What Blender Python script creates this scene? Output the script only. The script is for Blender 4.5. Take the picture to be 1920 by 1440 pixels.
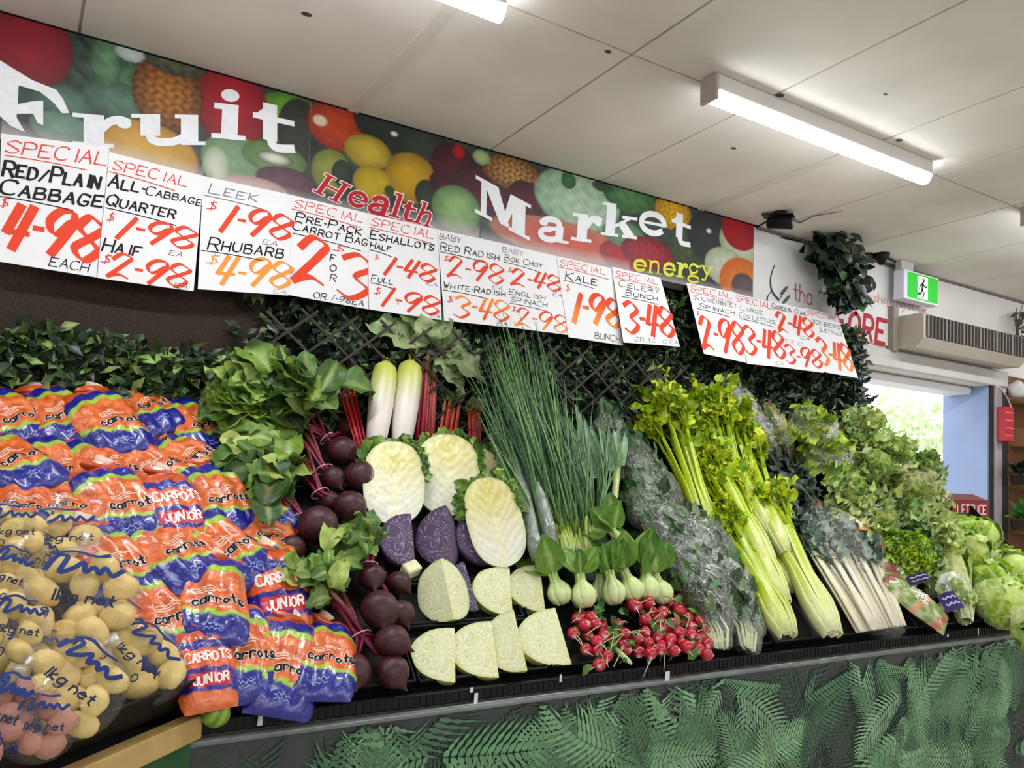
import bpy, math, random
import numpy as np
from mathutils import Vector, Matrix, noise
random.seed(7)
for o in list(bpy.data.objects): bpy.data.objects.remove(o)
SC = bpy.context.scene
COL = SC.collection
PI = math.pi
def rad(a): return a*PI/180
def V(*a): return Vector(a)

# ---------------------------------------------------------------- camera
FPX, CYP = 1514.0, 836.0
YAW, PITCH, ROLL = rad(31.57), rad(2.91), rad(1.835)
CAM = V(0, -2.863, 1.45)
FW = V(math.sin(YAW)*math.cos(PITCH), math.cos(YAW)*math.cos(PITCH), math.sin(PITCH))
_r = V(math.cos(YAW), -math.sin(YAW), 0); _u = _r.cross(FW)
RT = _r*math.cos(ROLL) + _u*math.sin(ROLL)
UP = -_r*math.sin(ROLL) + _u*math.cos(ROLL)
cd = bpy.data.cameras.new('camera'); cam = bpy.data.objects.new('camera', cd); COL.objects.link(cam)
m = Matrix.Identity(4)
for i in range(3): m[i][0], m[i][1], m[i][2], m[i][3] = RT[i], UP[i], -FW[i], CAM[i]
cam.matrix_world = m
cd.sensor_fit = 'HORIZONTAL'; cd.sensor_width = 36; cd.lens = 36*FPX/1920; cd.shift_y = (CYP-720)/1920
cd.clip_start = .02; cd.clip_end = 200
SC.camera = cam

# ---------------------------------------------------------------- world, exposure
w = bpy.data.worlds.new('sky'); SC.world = w; w.use_nodes = True
nt = w.node_tree; bg = nt.nodes['Background']
bg.inputs[0].default_value = (.93, .97, 1, 1); bg.inputs[1].default_value = 2.3
SC.view_settings.view_transform = 'Standard'; SC.view_settings.look = 'None'
SC.view_settings.exposure = 0.2; SC.view_settings.gamma = 1.0
TUBE_E = 92.0

# ---------------------------------------------------------------- where the photograph's points lie in the shop
def ray(x, y): return FW + RT*((x-960)/FPX) + UP*((CYP-y)/FPX)
CEIL = 1.45+1.385
def wallpt(x, y, d=0.0):
    v = ray(x, y); return CAM + v*((-d-CAM.y)/v.y)
def horpt(x, y, z):
    v = ray(x, y); return CAM + v*((z-CAM.z)/v.z)
def ceilpt(x, y, d=0.0): return horpt(x, y, CEIL-d)
FRY, FRZ = -.85, .885             # front edge of the sloping display
SL = rad(44)
BU = V(1, 0, 0); BV = V(0, math.cos(SL), math.sin(SL)); BN = V(0, -math.sin(SL), math.cos(SL))
BO = V(0, FRY, FRZ)
def plpt(x, y, o, n):
    v = ray(x, y); return CAM + v*((o-CAM).dot(n)/v.dot(n))
def bp(x, y, off=0.0): return plpt(x, y, BO+BN*off, BN)
def bpc(x, y, off=0.0):
    p = bp(x, y, off)
    return p if p.y < -.2 else wallpt(x, y, .19+off*.4)
# the angled corner bed with the potatoes
CE = V(.707, .707, 0); CH = V(-.707, .707, 0); CSL = rad(36)
CVv = CH*math.cos(CSL)+V(0, 0, math.sin(CSL)); CN = CE.cross(CVv)
CO = V(.36, -.89, .925)
def cp(x, y, off=0.0): return plpt(x, y, CO+CN*off, CN)

# ---------------------------------------------------------------- colours and materials
def C(h, a=1.0):
    if not isinstance(h, str): return h
    h = h.lstrip('#'); out = []
    for i in (0, 2, 4):
        c = int(h[i:i+2], 16)/255
        out.append(c/12.92 if c <= .04045 else ((c+.055)/1.055)**2.4)
    return (out[0], out[1], out[2], 1.0)
def mix(a, b, t):
    t = min(1, max(0, t)); return tuple(a[i]*(1-t)+b[i]*t for i in range(3))+(1.0,)
def jit(c, s=.12):
    k = 1+random.uniform(-s, s); return tuple(min(1, max(0, c[i]*k*(1+random.uniform(-s, s)*.4))) for i in range(3))+(1.0,)
MATS = {}
def mat(name, rough=.5, spec=.5, var=.15, vscale=30, bump=0, bscale=60, coat=0, trans=0, sss=0, col=None, metal=0, sat=1.0):
    if name in MATS: return MATS[name]
    m = bpy.data.materials.new(name); m.use_nodes = True; t = m.node_tree; N = t.nodes; L = t.links
    b = N['Principled BSDF']
    tc = N.new('ShaderNodeTexCoord')
    if col is None:
        a = N.new('ShaderNodeAttribute'); a.attribute_name = 'Col'; src = a.outputs['Color']
    else:
        a = N.new('ShaderNodeRGB'); a.outputs[0].default_value = C(col); src = a.outputs[0]
    if sat != 1:
        hs = N.new('ShaderNodeHueSaturation'); hs.inputs['Saturation'].default_value = sat; L.new(src, hs.inputs['Color']); src = hs.outputs[0]
    if var:
        nz = N.new('ShaderNodeTexNoise'); nz.inputs['Scale'].default_value = vscale; nz.inputs['Detail'].default_value = 4
        L.new(tc.outputs['Object'], nz.inputs['Vector'])
        mr = N.new('ShaderNodeMapRange'); mr.inputs[1].default_value = .3; mr.inputs[2].default_value = .7
        mr.inputs[3].default_value = 1-var; mr.inputs[4].default_value = 1+var
        L.new(nz.outputs['Fac'], mr.inputs[0])
        mu = N.new('ShaderNodeVectorMath'); mu.operation = 'SCALE'
        L.new(src, mu.inputs[0]); L.new(mr.outputs[0], mu.inputs['Scale']); src = mu.outputs[0]
    L.new(src, b.inputs['Base Color'])
    b.inputs['Roughness'].default_value = rough; b.inputs['Specular IOR Level'].default_value = spec
    b.inputs['Coat Weight'].default_value = coat; b.inputs['Coat Roughness'].default_value = .12
    b.inputs['Metallic'].default_value = metal
    if sss:
        b.inputs['Subsurface Weight'].default_value = sss; b.inputs['Subsurface Radius'].default_value = (.01, .01, .006); b.inputs['Subsurface Scale'].default_value = .6
    if bump:
        nb = N.new('ShaderNodeTexNoise'); nb.inputs['Scale'].default_value = bscale; nb.inputs['Detail'].default_value = 5
        L.new(tc.outputs['Object'], nb.inputs['Vector'])
        bm = N.new('ShaderNodeBump'); bm.inputs['Strength'].default_value = bump; bm.inputs['Distance'].default_value = .01
        L.new(nb.outputs['Fac'], bm.inputs['Height']); L.new(bm.outputs[0], b.inputs['Normal'])
    if trans:
        tr = N.new('ShaderNodeBsdfTranslucent'); L.new(src, tr.inputs['Color'])
        ms = N.new('ShaderNodeMixShader'); ms.inputs[0].default_value = trans
        L.new(b.outputs[0], ms.inputs[1]); L.new(tr.outputs[0], ms.inputs[2]); L.new(ms.outputs[0], N['Material Output'].inputs['Surface'])
    MATS[name] = m; return m
def film(name='cellophane', base=.1, tint=(.97, .98, .98, 1), scale=45, strength=.9, rough=.13, gain=.55):
    if name in MATS: return MATS[name]
    m = bpy.data.materials.new(name); m.use_nodes = True; t = m.node_tree; N = t.nodes; L = t.links
    N.remove(N['Principled BSDF'])
    tc = N.new('ShaderNodeTexCoord')
    nz = N.new('ShaderNodeTexNoise'); nz.inputs['Scale'].default_value = scale; nz.inputs['Detail'].default_value = 6; nz.inputs['Distortion'].default_value = 1.4
    L.new(tc.outputs['Object'], nz.inputs['Vector'])
    bm = N.new('ShaderNodeBump'); bm.inputs['Strength'].default_value = strength; bm.inputs['Distance'].default_value = .02
    L.new(nz.outputs['Fac'], bm.inputs['Height'])
    g = N.new('ShaderNodeBsdfGlossy'); g.inputs['Roughness'].default_value = rough; g.inputs['Color'].default_value = (1, 1, 1, 1); L.new(bm.outputs[0], g.inputs['Normal'])
    tr = N.new('ShaderNodeBsdfTransparent'); tr.inputs['Color'].default_value = tint
    lw = N.new('ShaderNodeLayerWeight'); lw.inputs['Blend'].default_value = .35; L.new(bm.outputs[0], lw.inputs['Normal'])
    mr = N.new('ShaderNodeMapRange'); mr.inputs[3].default_value = base; mr.inputs[4].default_value = base+gain
    L.new(lw.outputs['Fresnel'], mr.inputs[0])
    ms = N.new('ShaderNodeMixShader'); L.new(mr.outputs[0], ms.inputs[0]); L.new(tr.outputs[0], ms.inputs[1]); L.new(g.outputs[0], ms.inputs[2])
    L.new(ms.outputs[0], N['Material Output'].inputs['Surface'])
    MATS[name] = m; return m
def emit(name, col, e):
    if name in MATS: return MATS[name]
    m = bpy.data.materials.new(name); m.use_nodes = True; b = m.node_tree.nodes['Principled BSDF']
    b.inputs['Base Color'].default_value = C(col); b.inputs['Emission Color'].default_value = C(col); b.inputs['Emission Strength'].default_value = e
    MATS[name] = m; return m
M_VEG = mat('vegetable_skin', .38, .5, .14, 35, .15, 50, sss=.08, sat=1.22)
M_LEAF = mat('leaf', .42, .45, .22, 45, .2, 70, trans=.18, sat=1.12)
M_HEDGE = mat('plastic_leaf', .34, .6, .3, 20)
M_MATTE = mat('painted', .6, .3, .06, 12)
M_PRINT = mat('print', .42, .45, .07, 25, sat=1.12)
M_FERN = mat('fern_ink', .42, .45, .07, 25)
M_INK = mat('ink', .6, .2, .05, 40)
M_GLOSS = mat('bag_print', .24, .6, .1, 40, .12, 45, coat=.5)
M_BLACK = mat('black_plastic', .5, .25, .25, 40, .1, 300, col='#0a0a0b')
M_CARD = mat('card', .55, .3, .02, 8, col='#e2e2e2')
M_FILM = film()
M_WRAP = film('crinkled_wrap', .07, (.98, .99, .98, 1), 60, 1.0, .12, .3)
M_SILVER = film('silvery_wrap', .14, (.98, .99, .98, 1), 50, 1.0, .14, .5)

# ---------------------------------------------------------------- mesh builder
class MB:
    def __init__(s): s.v = []; s.f = []; s.c = []; s.m = []
    def add(s, vs, fs, cols, mt=0):
        b = len(s.v); s.v.extend(vs)
        s.f.extend([tuple(i+b for i in f) for f in fs])
        if isinstance(cols, tuple): s.c.extend([cols]*len(vs))
        else: s.c.extend(cols)
        s.m.extend([mt]*len(fs))
    def build(s, name, mats, parent=None, smooth=True, local=False, loc=None):
        me = bpy.data.meshes.new(name)
        inv = None
        if parent is not None and not local:
            mw = parent.matrix_basis.copy(); p = parent.parent
            while p is not None: mw = p.matrix_basis @ mw; p = p.parent
            inv = mw.inverted()
        vs = s.v
        if inv is not None: vs = [inv @ Vector(q) for q in vs]
        if loc is not None: vs = [Vector(q)-loc for q in vs]
        me.from_pydata([tuple(q) for q in vs], [], s.f)
        if not isinstance(mats, (list, tuple)): mats = [mats]
        for q in mats: me.materials.append(q)
        if any(s.m): me.polygons.foreach_set('material_index', s.m)
        a = me.color_attributes.new('Col', 'FLOAT_COLOR', 'POINT')
        a.data.foreach_set('color', np.array([x[:4] for x in s.c], dtype=np.float32).ravel())
        me.polygons.foreach_set('use_smooth', [smooth]*len(s.f))
        me.update()
        o = bpy.data.objects.new(name, me); COL.objects.link(o)
        if parent is not None: o.parent = parent
        if loc is not None: o.location = loc
        return o
def tag(o, label=None, cat=None, group=None, kind=None):
    if label: o['label'] = label
    if cat: o['category'] = cat
    if group: o['group'] = group
    if kind: o['kind'] = kind
    return o
def thing(name, label, cat, loc=None, group=None, mtx=None):
    o = bpy.data.objects.new(name, None); COL.objects.link(o); o.empty_display_size = .05
    if mtx is not None: o.matrix_world = mtx; o.matrix_basis = mtx
    elif loc is not None: o.location = loc; o.matrix_basis = Matrix.Translation(loc)
    return tag(o, label, cat, group)
def struct(mb, name, mats, smooth=False, **k):
    o = mb.build(name, mats, smooth=smooth, **k); o['kind'] = 'structure'; return o
def copy_tree(o, mtx, label=None):
    c = o.copy(); COL.objects.link(c); c.matrix_basis = mtx
    if label: c['label'] = label
    for ch in o.children:
        d = ch.copy(); COL.objects.link(d); d.parent = c
        for g in ch.children:
            e = g.copy(); COL.objects.link(e); e.parent = d
    return c
def frame(o, x, y, z):
    m = Matrix.Identity(4)
    for i in range(3): m[i][0], m[i][1], m[i][2], m[i][3] = x[i], y[i], z[i], o[i]
    return m
def axes(d, n):
    d = d.normalized(); s = d.cross(n).normalized(); n = s.cross(d).normalized(); return s, d, n
def rvec(): 
    while True:
        v = V(random.uniform(-1, 1), random.uniform(-1, 1), random.uniform(-1, 1))
        if .05 < v.length < 1: return v.normalized()
# ---- shapes
WHITE = (1, 1, 1, 1)
def box(mb, lo, hi, col=WHITE, mt=0, bev=0):
    x0, y0, z0 = lo; x1, y1, z1 = hi
    obox(mb, V((x0+x1)/2, (y0+y1)/2, (z0+z1)/2), V(1, 0, 0), V(0, 1, 0), V(0, 0, 1), (x1-x0)/2, (y1-y0)/2, (z1-z0)/2, col, mt, bev)
def obox(mb, c, X, Y, Z, a, b, d, col=WHITE, mt=0, bev=0):
    if not bev:
        vs = [c+X*(a*i)+Y*(b*j)+Z*(d*k) for i in (-1, 1) for j in (-1, 1) for k in (-1, 1)]
        mb.add(vs, [(0, 1, 3, 2), (4, 6, 7, 5), (0, 4, 5, 1), (2, 3, 7, 6), (0, 2, 6, 4), (1, 5, 7, 3)], col, mt); return
    e = min(bev, a*.9, b*.9, d*.9); vs = []; idx = {}
    for i in (-1, 1):
        for j in (-1, 1):
            for k in (-1, 1):
                idx[i, j, k, 0] = len(vs); vs.append(c+X*(a*i)+Y*((b-e)*j)+Z*((d-e)*k))
                idx[i, j, k, 1] = len(vs); vs.append(c+X*((a-e)*i)+Y*(b*j)+Z*((d-e)*k))
                idx[i, j, k, 2] = len(vs); vs.append(c+X*((a-e)*i)+Y*((b-e)*j)+Z*(d*k))
    fs = []
    for i in (-1, 1):
        fs.append([idx[i, j, k, 0] for j, k in ((-1, -1), (1, -1), (1, 1), (-1, 1))])
        fs.append([idx[j, i, k, 1] for j, k in ((-1, -1), (1, -1), (1, 1), (-1, 1))])
        fs.append([idx[j, k, i, 2] for j, k in ((-1, -1), (1, -1), (1, 1), (-1, 1))])
        for j in (-1, 1):
            fs.append([idx[i, j, -1, 0], idx[i, j, 1, 0], idx[i, j, 1, 1], idx[i, j, -1, 1]])
            fs.append([idx[i, -1, j, 0], idx[i, 1, j, 0], idx[i, 1, j, 2], idx[i, -1, j, 2]])
            fs.append([idx[-1, i, j, 1], idx[1, i, j, 1], idx[1, i, j, 2], idx[-1, i, j, 2]])
            for k in (-1, 1): fs.append([idx[i, j, k, 0], idx[i, j, k, 1], idx[i, j, k, 2]])
    mb.add(vs, fs, col, mt)
def tube(mb, pts, rs, cols, n=8, mt=0, flat=1.0, nrm=None, groove=0):
    k = len(pts); rs = rs if isinstance(rs, (list, tuple)) else [rs]*k
    if isinstance(cols, tuple): cols = [cols]*k
    vs = []; cs = []; ref = nrm or V(.3, -.9, .4)
    for i in range(k):
        d = (pts[min(i+1, k-1)]-pts[max(i-1, 0)])
        if d.length < 1e-9: d = V(0, 0, 1)
        d.normalize()
        a = ref-d*ref.dot(d)
        if a.length < 1e-4: a = d.orthogonal()
        a.normalize(); b = d.cross(a); ref = a
        for j in range(n):
            t = 2*PI*j/n; r = rs[i]
            if groove and math.sin(t*1) > .4: rr = r*(1-groove)
            else: rr = r
            vs.append(pts[i]+b*(math.cos(t)*r)+a*(math.sin(t)*rr*flat)); cs.append(cols[i])
    fs = [(i*n+j, i*n+(j+1) % n, (i+1)*n+(j+1) % n, (i+1)*n+j) for i in range(k-1) for j in range(n)]
    fs.append(tuple(range(n-1, -1, -1))); fs.append(tuple((k-1)*n+j for j in range(n)))
    mb.add(vs, fs, cs, mt)
def lathe(mb, prof, M, cols, n=16, mt=0, wob=0, seed=0, a0=0, a1=2*PI):
    full = abs(a1-a0-2*PI) < 1e-6; nn = n if full else n+1
    vs = []; cs = []
    for i, (r, z) in enumerate(prof):
        for j in range(nn):
            t = a0+(a1-a0)*j/n
            p = V(math.cos(t)*r, math.sin(t)*r, z)
            if wob: p *= 1+wob*noise.noise(p*9/(max(.02, abs(z)+r)*1)*.12+V(seed, seed*.7, 0))
            vs.append(M @ p); cs.append(cols[i] if isinstance(cols, list) else cols)
    fs = []
    for i in range(len(prof)-1):
        for j in range(n):
            j2 = (j+1) % nn
            fs.append((i*nn+j, i*nn+j2, (i+1)*nn+j2, (i+1)*nn+j))
    mb.add(vs, fs, cs, mt)
def ball(mb, M, col, nu=14, nv=9, mt=0, wob=.08, seed=0, colf=None):
    vs = []; cs = []
    for i in range(nv+1):
        ph = PI*i/nv
        for j in range(nu):
            t = 2*PI*j/nu; p = V(math.sin(ph)*math.cos(t), math.sin(ph)*math.sin(t), math.cos(ph))
            q = p*(1+wob*noise.noise(p*1.3+V(seed*3.1, seed*1.7, seed)))
            vs.append(M @ q); cs.append(colf(p) if colf else col)
    fs = [(i*nu+j, (i+1)*nu+j, (i+1)*nu+(j+1) % nu, i*nu+(j+1) % nu) for i in range(nv) for j in range(nu)]
    mb.add(vs, fs, cs, mt)
def prof_ov(t): return max(.02, math.sin(PI*min(1, t**.75))**.75)
def prof_frill(t): return .22+.78*math.sin(PI*min(1, t*.74+.04))
def prof_round(t): return max(.03, math.sin(PI*min(1, t**.85*.97+.015))**.55)
def prof_strap(t): return (1-t**3)*.98+.02
def prof_spoon(t): return .3+.0*t if t < .05 else max(.03, .25+.75*math.sin(PI*min(1, (t-.05)/.95*.8+.1))**1.2 if t < .97 else .12)
def prof_lance(t): return max(.02, (math.sin(PI*t**.6))**1.0)
def leaf(mb, p, d, n, L, W, c0, c1, curl=.6, fold=.25, ruf=0, seg=6, rib=None, prof=prof_ov, mt=0, tw=0, nc=2, rf=5):
    s, d, n = axes(d, n); vs = []; cs = []; q = Vector(p); ph = random.uniform(0, 6); w0 = W/2
    cols = 2*nc+1
    for i in range(seg+1):
        t = i/seg; a = curl*t; dd = d*math.cos(a)-n*math.sin(a); nn = n*math.cos(a)+d*math.sin(a)
        ss = s
        if tw: 
            ct, st = math.cos(tw*t), math.sin(tw*t); ss, nn = s*ct+nn*st, nn*ct-s*st
        w = w0*prof(t)
        for j in range(-nc, nc+1):
            u = j/nc; z = fold*abs(u)*w
            if ruf: z += ruf*w0*math.sin(t*rf*2.2+ph+u*2.5)*abs(u)+ruf*w0*.5*math.sin(t*rf*4.1+u*5+ph*2)*abs(u)
            vs.append(q+ss*(w*u)+nn*z)
            c = mix(c0, c1, t)
            if rib and j == 0: c = mix(rib, c, t*.7)
            cs.append(c)
        q = q+dd*(L/seg)
    fs = [(i*cols+j, i*cols+j+1, (i+1)*cols+j+1, (i+1)*cols+j) for i in range(seg) for j in range(cols-1)]
    mb.add(vs, fs, cs, mt)
def quadcurve(a, b, c, n):
    return [a*((1-t)**2)+b*(2*t*(1-t))+c*(t*t) for t in [i/n for i in range(n+1)]]
# ---------------------------------------------------------------- hand lettering: strokes on a 6 x 8 grid
GL = {'A':'00 38 60|13 53','B':'00 08|~08 48 57 45 04|~04 54 62 50 00','C':'~67 58 28 06 02 20 50 61','D':'00 08|~08 38 66 62 30 00','E':'68 08 00 60|04 44','F':'68 08 00|04 44',
'G':'~67 48 18 05 02 20 50 63|63 33','H':'00 08|60 68|04 64','I':'30 38','J':'~68 62 40 10 02','K':'00 08|68 04 60','L':'08 00 60','M':'00 08 33 68 60','N':'00 08 60 68',
'O':'~38 06 02 30 62 66 38','P':'00 08|~08 48 66 54 04','Q':'~38 06 02 30 62 66 38|42 60','R':'00 08|~08 48 66 54 04|34 60','S':'~67 38 06 34 62 30 01','T':'08 68|38 30',
'U':'~08 02 30 62 68','V':'08 30 68','W':'08 20 35 40 68','X':'08 60|68 00','Y':'08 34 68|34 30','Z':'08 68 00 60',
'1':'48 10','2':'~06 28 57 45 00|~00 31 60','3':'~07 38 66 34 62 30 01','4':'28 03 53|58 20','8':'~57 28 06 34 62 30 02 34 66 57','9':'~66 58 28 06 14 34 56 66|66 20','0':'~38 06 02 30 62 66 38',
'$':'~57 26 44 52 11|38 30','-':'04 24','.':'20 31','/':'00 68',',':'20 0a',
'a':'~54 25 03 01 20 51|55 50','c':'~54 25 03 01 20 51','r':'05 00|~03 25 54','o':'~25 03 02 20 52 53 25','t':'28 21 40|05 45','s':'~54 25 04 22 51 20 01','k':'08 00|45 02 50',
'g':'~54 25 03 01 20 51|~55 5a 2c 0b','h':'08 00|~03 25 53 50','f':'~48 28 16 10|05 35','i':'15 10|17 18','p':'05 0c|~04 25 53 51 20 01','d':'58 50|~54 25 03 01 20 51',
'n':'05 00|~03 25 53 50','e':'~03 53 44 25 03 01 20 51','y':'05 30|55 0c','l':'18 10','u':'~05 01 20 51|55 50','m':'05 00|~03 15 33 30|~33 45 63 60'}
YV = {'a': -1, 'b': -2, 'c': -3}
def smooth(p, k=5):
    out = []
    for i in range(len(p)-1):
        a = p[max(0, i-1)]; b = p[i]; c = p[i+1]; d = p[min(len(p)-1, i+2)]
        for j in range(k):
            t = j/k
            out.append(tuple(.5*((2*b[q])+(-a[q]+c[q])*t+(2*a[q]-5*b[q]+4*c[q]-d[q])*t*t+(-a[q]+3*b[q]-3*c[q]+d[q])*t**3) for q in (0, 1)))
    out.append(p[-1]); return out
def glyph(ch):
    g = GL.get(ch); res = []
    if not g: return res
    for s in g.split('|'):
        sm = s[0] == '~'; pts = [(int(a[0])/8, (YV[a[1]] if a[1] in YV else int(a[1]))/8) for a in s.lstrip('~').split()]
        res.append(smooth(pts) if sm else pts)
    return res
def strokes(txt, gap=.28, slant=0.0, wob=0.0, caps=1.0):
    """polylines of a line of writing, one unit high; and its width"""
    x = 0; out = []; prev = ' '
    for ch in txt:
        if ch == ' ': x += .45; prev = ch; continue
        k = 1 if prev in ' /-' else caps; prev = ch; g = [[(p[0]*k, p[1]*k) for p in s] for s in glyph(ch)]; w = max([p[0] for s in g for p in s] or [.4])
        dy = random.uniform(-wob, wob)
        for s in g: out.append([(x+p[0]+slant*p[1], p[1]+dy) for p in s])
        x += w+gap
    return out, max(.1, x-gap)
LIFT = [None, 0]
def lift(vs):
    if LIFT[0] is None: return vs
    LIFT[1] = (LIFT[1]+1) % 12
    e = LIFT[0]*(LIFT[1]*4e-5); return [v+e for v in vs]
def ribbon(mb, pts, f, w, col, ang=None, thin=.3, mt=0):
    """a brush stroke through 2-D points, laid on the surface f; ang: angle of a flat marker's tip"""
    n = len(pts)
    if n < 2: return
    vs = []; cs = []; corner = []
    for i in range(n):
        a = pts[max(0, i-1)]; b = pts[min(n-1, i+1)]; dx, dy = b[0]-a[0], b[1]-a[1]; l = math.hypot(dx, dy) or 1
        dx /= l; dy /= l; k = 1.0
        if ang is not None: k = thin+(1-thin)*abs(math.sin(math.atan2(dy, dx)-ang))
        h = w/2*k; ox, oy = -dy*h, dx*h; e = 0
        if i == 0: ex, ey = -dx*h*.6, -dy*h*.6
        elif i == n-1: ex, ey = dx*h*.6, dy*h*.6
        else: ex = ey = 0
        p = pts[i]
        vs += [f(p[0]+ox+ex, p[1]+oy+ey), f(p[0]-ox+ex, p[1]-oy+ey)]
        if callable(col): c = col(p[0], p[1])
        else: c = col
        cs += [c, c]
    mb.add(lift(vs), [(2*i, 2*i+1, 2*i+3, 2*i+2) for i in range(n-1)], cs, mt)
def seg_pts(p, k):
    out = []
    for a, b in zip(p[:-1], p[1:]):
        out += [(a[0]+(b[0]-a[0])*i/k, a[1]+(b[1]-a[1])*i/k) for i in range(k)]
    return out+[p[-1]]
def write(mb, txt, f, x0, y0, x1, h, col, w=.14, ang=None, thin=.3, slant=.1, gap=.28, wob=.03, seg=1, mt=0, asp=1.0, caps=1.0):
    """write txt between x0 and x1 on surface f, h high (f takes card units); w relative to h; asp = unit x / unit y"""
    st, W = strokes(txt, gap, slant, wob, caps)
    sx = (x1-x0)/W
    for s in st:
        # split polylines at corners so that marker strokes stay crisp
        parts = [s] if len(s) > 5 else [[a, b] for a, b in zip(s[:-1], s[1:])]
        for q in parts:
            q = [(x0*asp+p[0]*sx*asp, y0+p[1]*h) for p in q]
            if seg > 1 and len(q) == 2: q = seg_pts(q, seg)
            ribbon(mb, q, lambda x, y: f(x/asp, y), w*h, (lambda x, y: col(x/asp, y)) if callable(col) else col, ang, thin, mt)
# ---- heavy slab letters for the shop sign: bars (x0,y0,x1,y1), slanted bars and strokes in a unit box
def arc(cx, cy, rx, ry, a0, a1, n=14): return [(cx+rx*math.cos(rad(a0+(a1-a0)*i/n)), cy+ry*math.sin(rad(a0+(a1-a0)*i/n))) for i in range(n+1)]
SLAB = {
 'F': [('b', .0, 0, .55, .09), ('b', .14, 0, .42, 1), ('b', 0, .88, .95, 1), ('q', .85, .62, .98, .62, .98, 1, .7, 1), ('b', .4, .46, .66, .57), ('b', .62, .34, .74, .7)],
 'M': [('b', 0, 0, .3, .1), ('b', .1, 0, .2, 1), ('b', 0, .9, .28, 1), ('q', .12, 1, .4, 1, .62, .05, .44, .05), ('q', .62, 1, .78, 1, .55, .05, .47, .05), ('b', .66, 0, .9, 1), ('b', .6, 0, 1, .1), ('b', .7, .9, 1, 1)],
 'r': [('b', 0, 0, .68, .12), ('b', .18, 0, .52, 1), ('b', 0, .87, .5, 1), ('s', .2, [(.5, .62), (.62, .82), (.78, .9), (.92, .84)]), ('e', .86, .78, .13, .14)],
 'u': [('b', 0, .87, .38, 1), ('b', .12, .3, .38, 1), ('s', .2, [(.25, .4), (.27, .18), (.42, .09), (.6, .14), (.72, .3)]), ('b', .58, .87, .84, 1), ('b', .66, .04, .9, 1), ('b', .66, 0, 1, .12)],
 'i': [('b', 0, 0, 1, .1), ('b', .28, 0, .76, .72), ('b', .05, .6, .6, .72), ('e', .5, .9, .27, .13)],
 't': [('b', .24, .2, .58, 1), ('b', 0, .62, 1, .74), ('s', .2, [(.42, .3), (.46, .13), (.62, .07), (.95, .12)]), ('q', .05, .7, .5, .7, .58, 1, .4, 1)],
 'a': [('s', .2, [(.12, .75), (.25, .9), (.5, .93), (.66, .78), (.68, .55)]), ('b', .56, .06, .8, .7), ('b', .62, 0, 1, .12), ('s', .2, arc(.38, .28, .28, .22, 90, 360)), ('s', .14, [(.38, .52), (.52, .56), (.68, .6)]), ('e', .17, .73, .13, .12)],
 'k': [('b', 0, 0, .48, .09), ('b', .12, 0, .38, 1), ('b', 0, .91, .38, 1), ('q', .36, .25, .36, .36, .78, .66, .9, .66), ('q', .45, .38, .66, .45, .98, .03, .68, .03), ('b', .58, 0, 1, .09), ('b', .56, .58, .98, .67)],
 'e': [('s', .2, arc(.5, .5, .4, .41, 0, 318, 22)), ('b', .15, .44, .98, .56)],
 'H': [('b', 0, 0, .4, .08), ('b', .12, 0, .28, 1), ('b', 0, .92, .4, 1), ('b', .6, 0, 1, .08), ('b', .72, 0, .88, 1), ('b', .6, .92, 1, 1), ('b', .2, .46, .8, .55)],
 'l': [('b', 0, 0, 1, .08), ('b', .3, 0, .7, 1), ('b', 0, .92, .6, 1)],
 'h': [('b', 0, 0, .42, .07), ('b', .12, 0, .3, 1), ('b', 0, .93, .3, 1), ('s', .14, [(.25, .45), (.42, .6), (.62, .6), (.72, .45), (.72, .05)]), ('b', .58, 0, 1, .07)],
 'n': [('b', 0, 0, .42, .07), ('b', .14, 0, .28, .95), ('b', 0, .88, .28, .95), ('s', .13, [(.22, .7), (.42, .9), (.64, .88), (.74, .68), (.75, .04)]), ('b', .58, 0, 1, .07)],
 'g': [('s', .12, arc(.42, .72, .28, .23, 0, 360, 20)), ('s', .12, arc(.45, .18, .38, .17, 0, 360, 20)), ('s', .1, [(.24, .5), (.2, .4), (.4, .36), (.6, .34)]), ('b', .66, .84, .98, .94)],
 'y': [('q', .06, .95, .26, .95, .62, .34, .5, .3), ('q', .74, .95, .88, .95, .42, .0, .3, .0), ('b', 0, .88, .4, .95), ('b', .6, .88, 1, .95), ('e', .24, .06, .13, .07)],
}
def slab(mb, ch, bl, br, tl, d, col, grow=0.0, skew=0.0):
    """a printed letter in the parallelogram seen at three points of the photograph, on the sign (d off the wall)"""
    O = wallpt(*bl, d); X = wallpt(*br, d)-O; Y = wallpt(*tl, d)-O; asp = X.length/Y.length
    f = lambda x, y: O+X*(x+skew*y)+Y*y
    g = grow; LIFT[0] = V(0, -1, 0)
    for it in SLAB[ch]:
        if it[0] == 'b':
            _, a, b, c, e = it; gx = g/asp
            mb.add(lift([f(a-gx, b-g), f(c+gx, b-g), f(c+gx, e+g), f(a-gx, e+g)]), [(0, 1, 2, 3)], col)
        elif it[0] == 'q':
            q = it[1:]; cx = sum(q[0::2])/4; cy = sum(q[1::2])/4
            mb.add(lift([f(x+(g/asp if x > cx else -g/asp), y+(g if y > cy else -g)) for x, y in zip(q[0::2], q[1::2])]), [(0, 1, 2, 3)], col)
        elif it[0] == 'e':
            _, cx, cy, rx, ry = it
            mb.add(lift([f(cx+(rx+g/asp)*math.cos(t*PI/9), cy+(ry+g)*math.sin(t*PI/9)) for t in range(18)]), [tuple(range(18))], col)
        else:
            pts = it[2]; pts = smooth(pts, 4) if len(pts) < 9 else pts
            ribbon(mb, [(p[0]*asp, p[1]) for p in pts], lambda x, y: f(x/asp, y), it[1]*min(1.3, max(.75, asp))+2*g, col)
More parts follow.
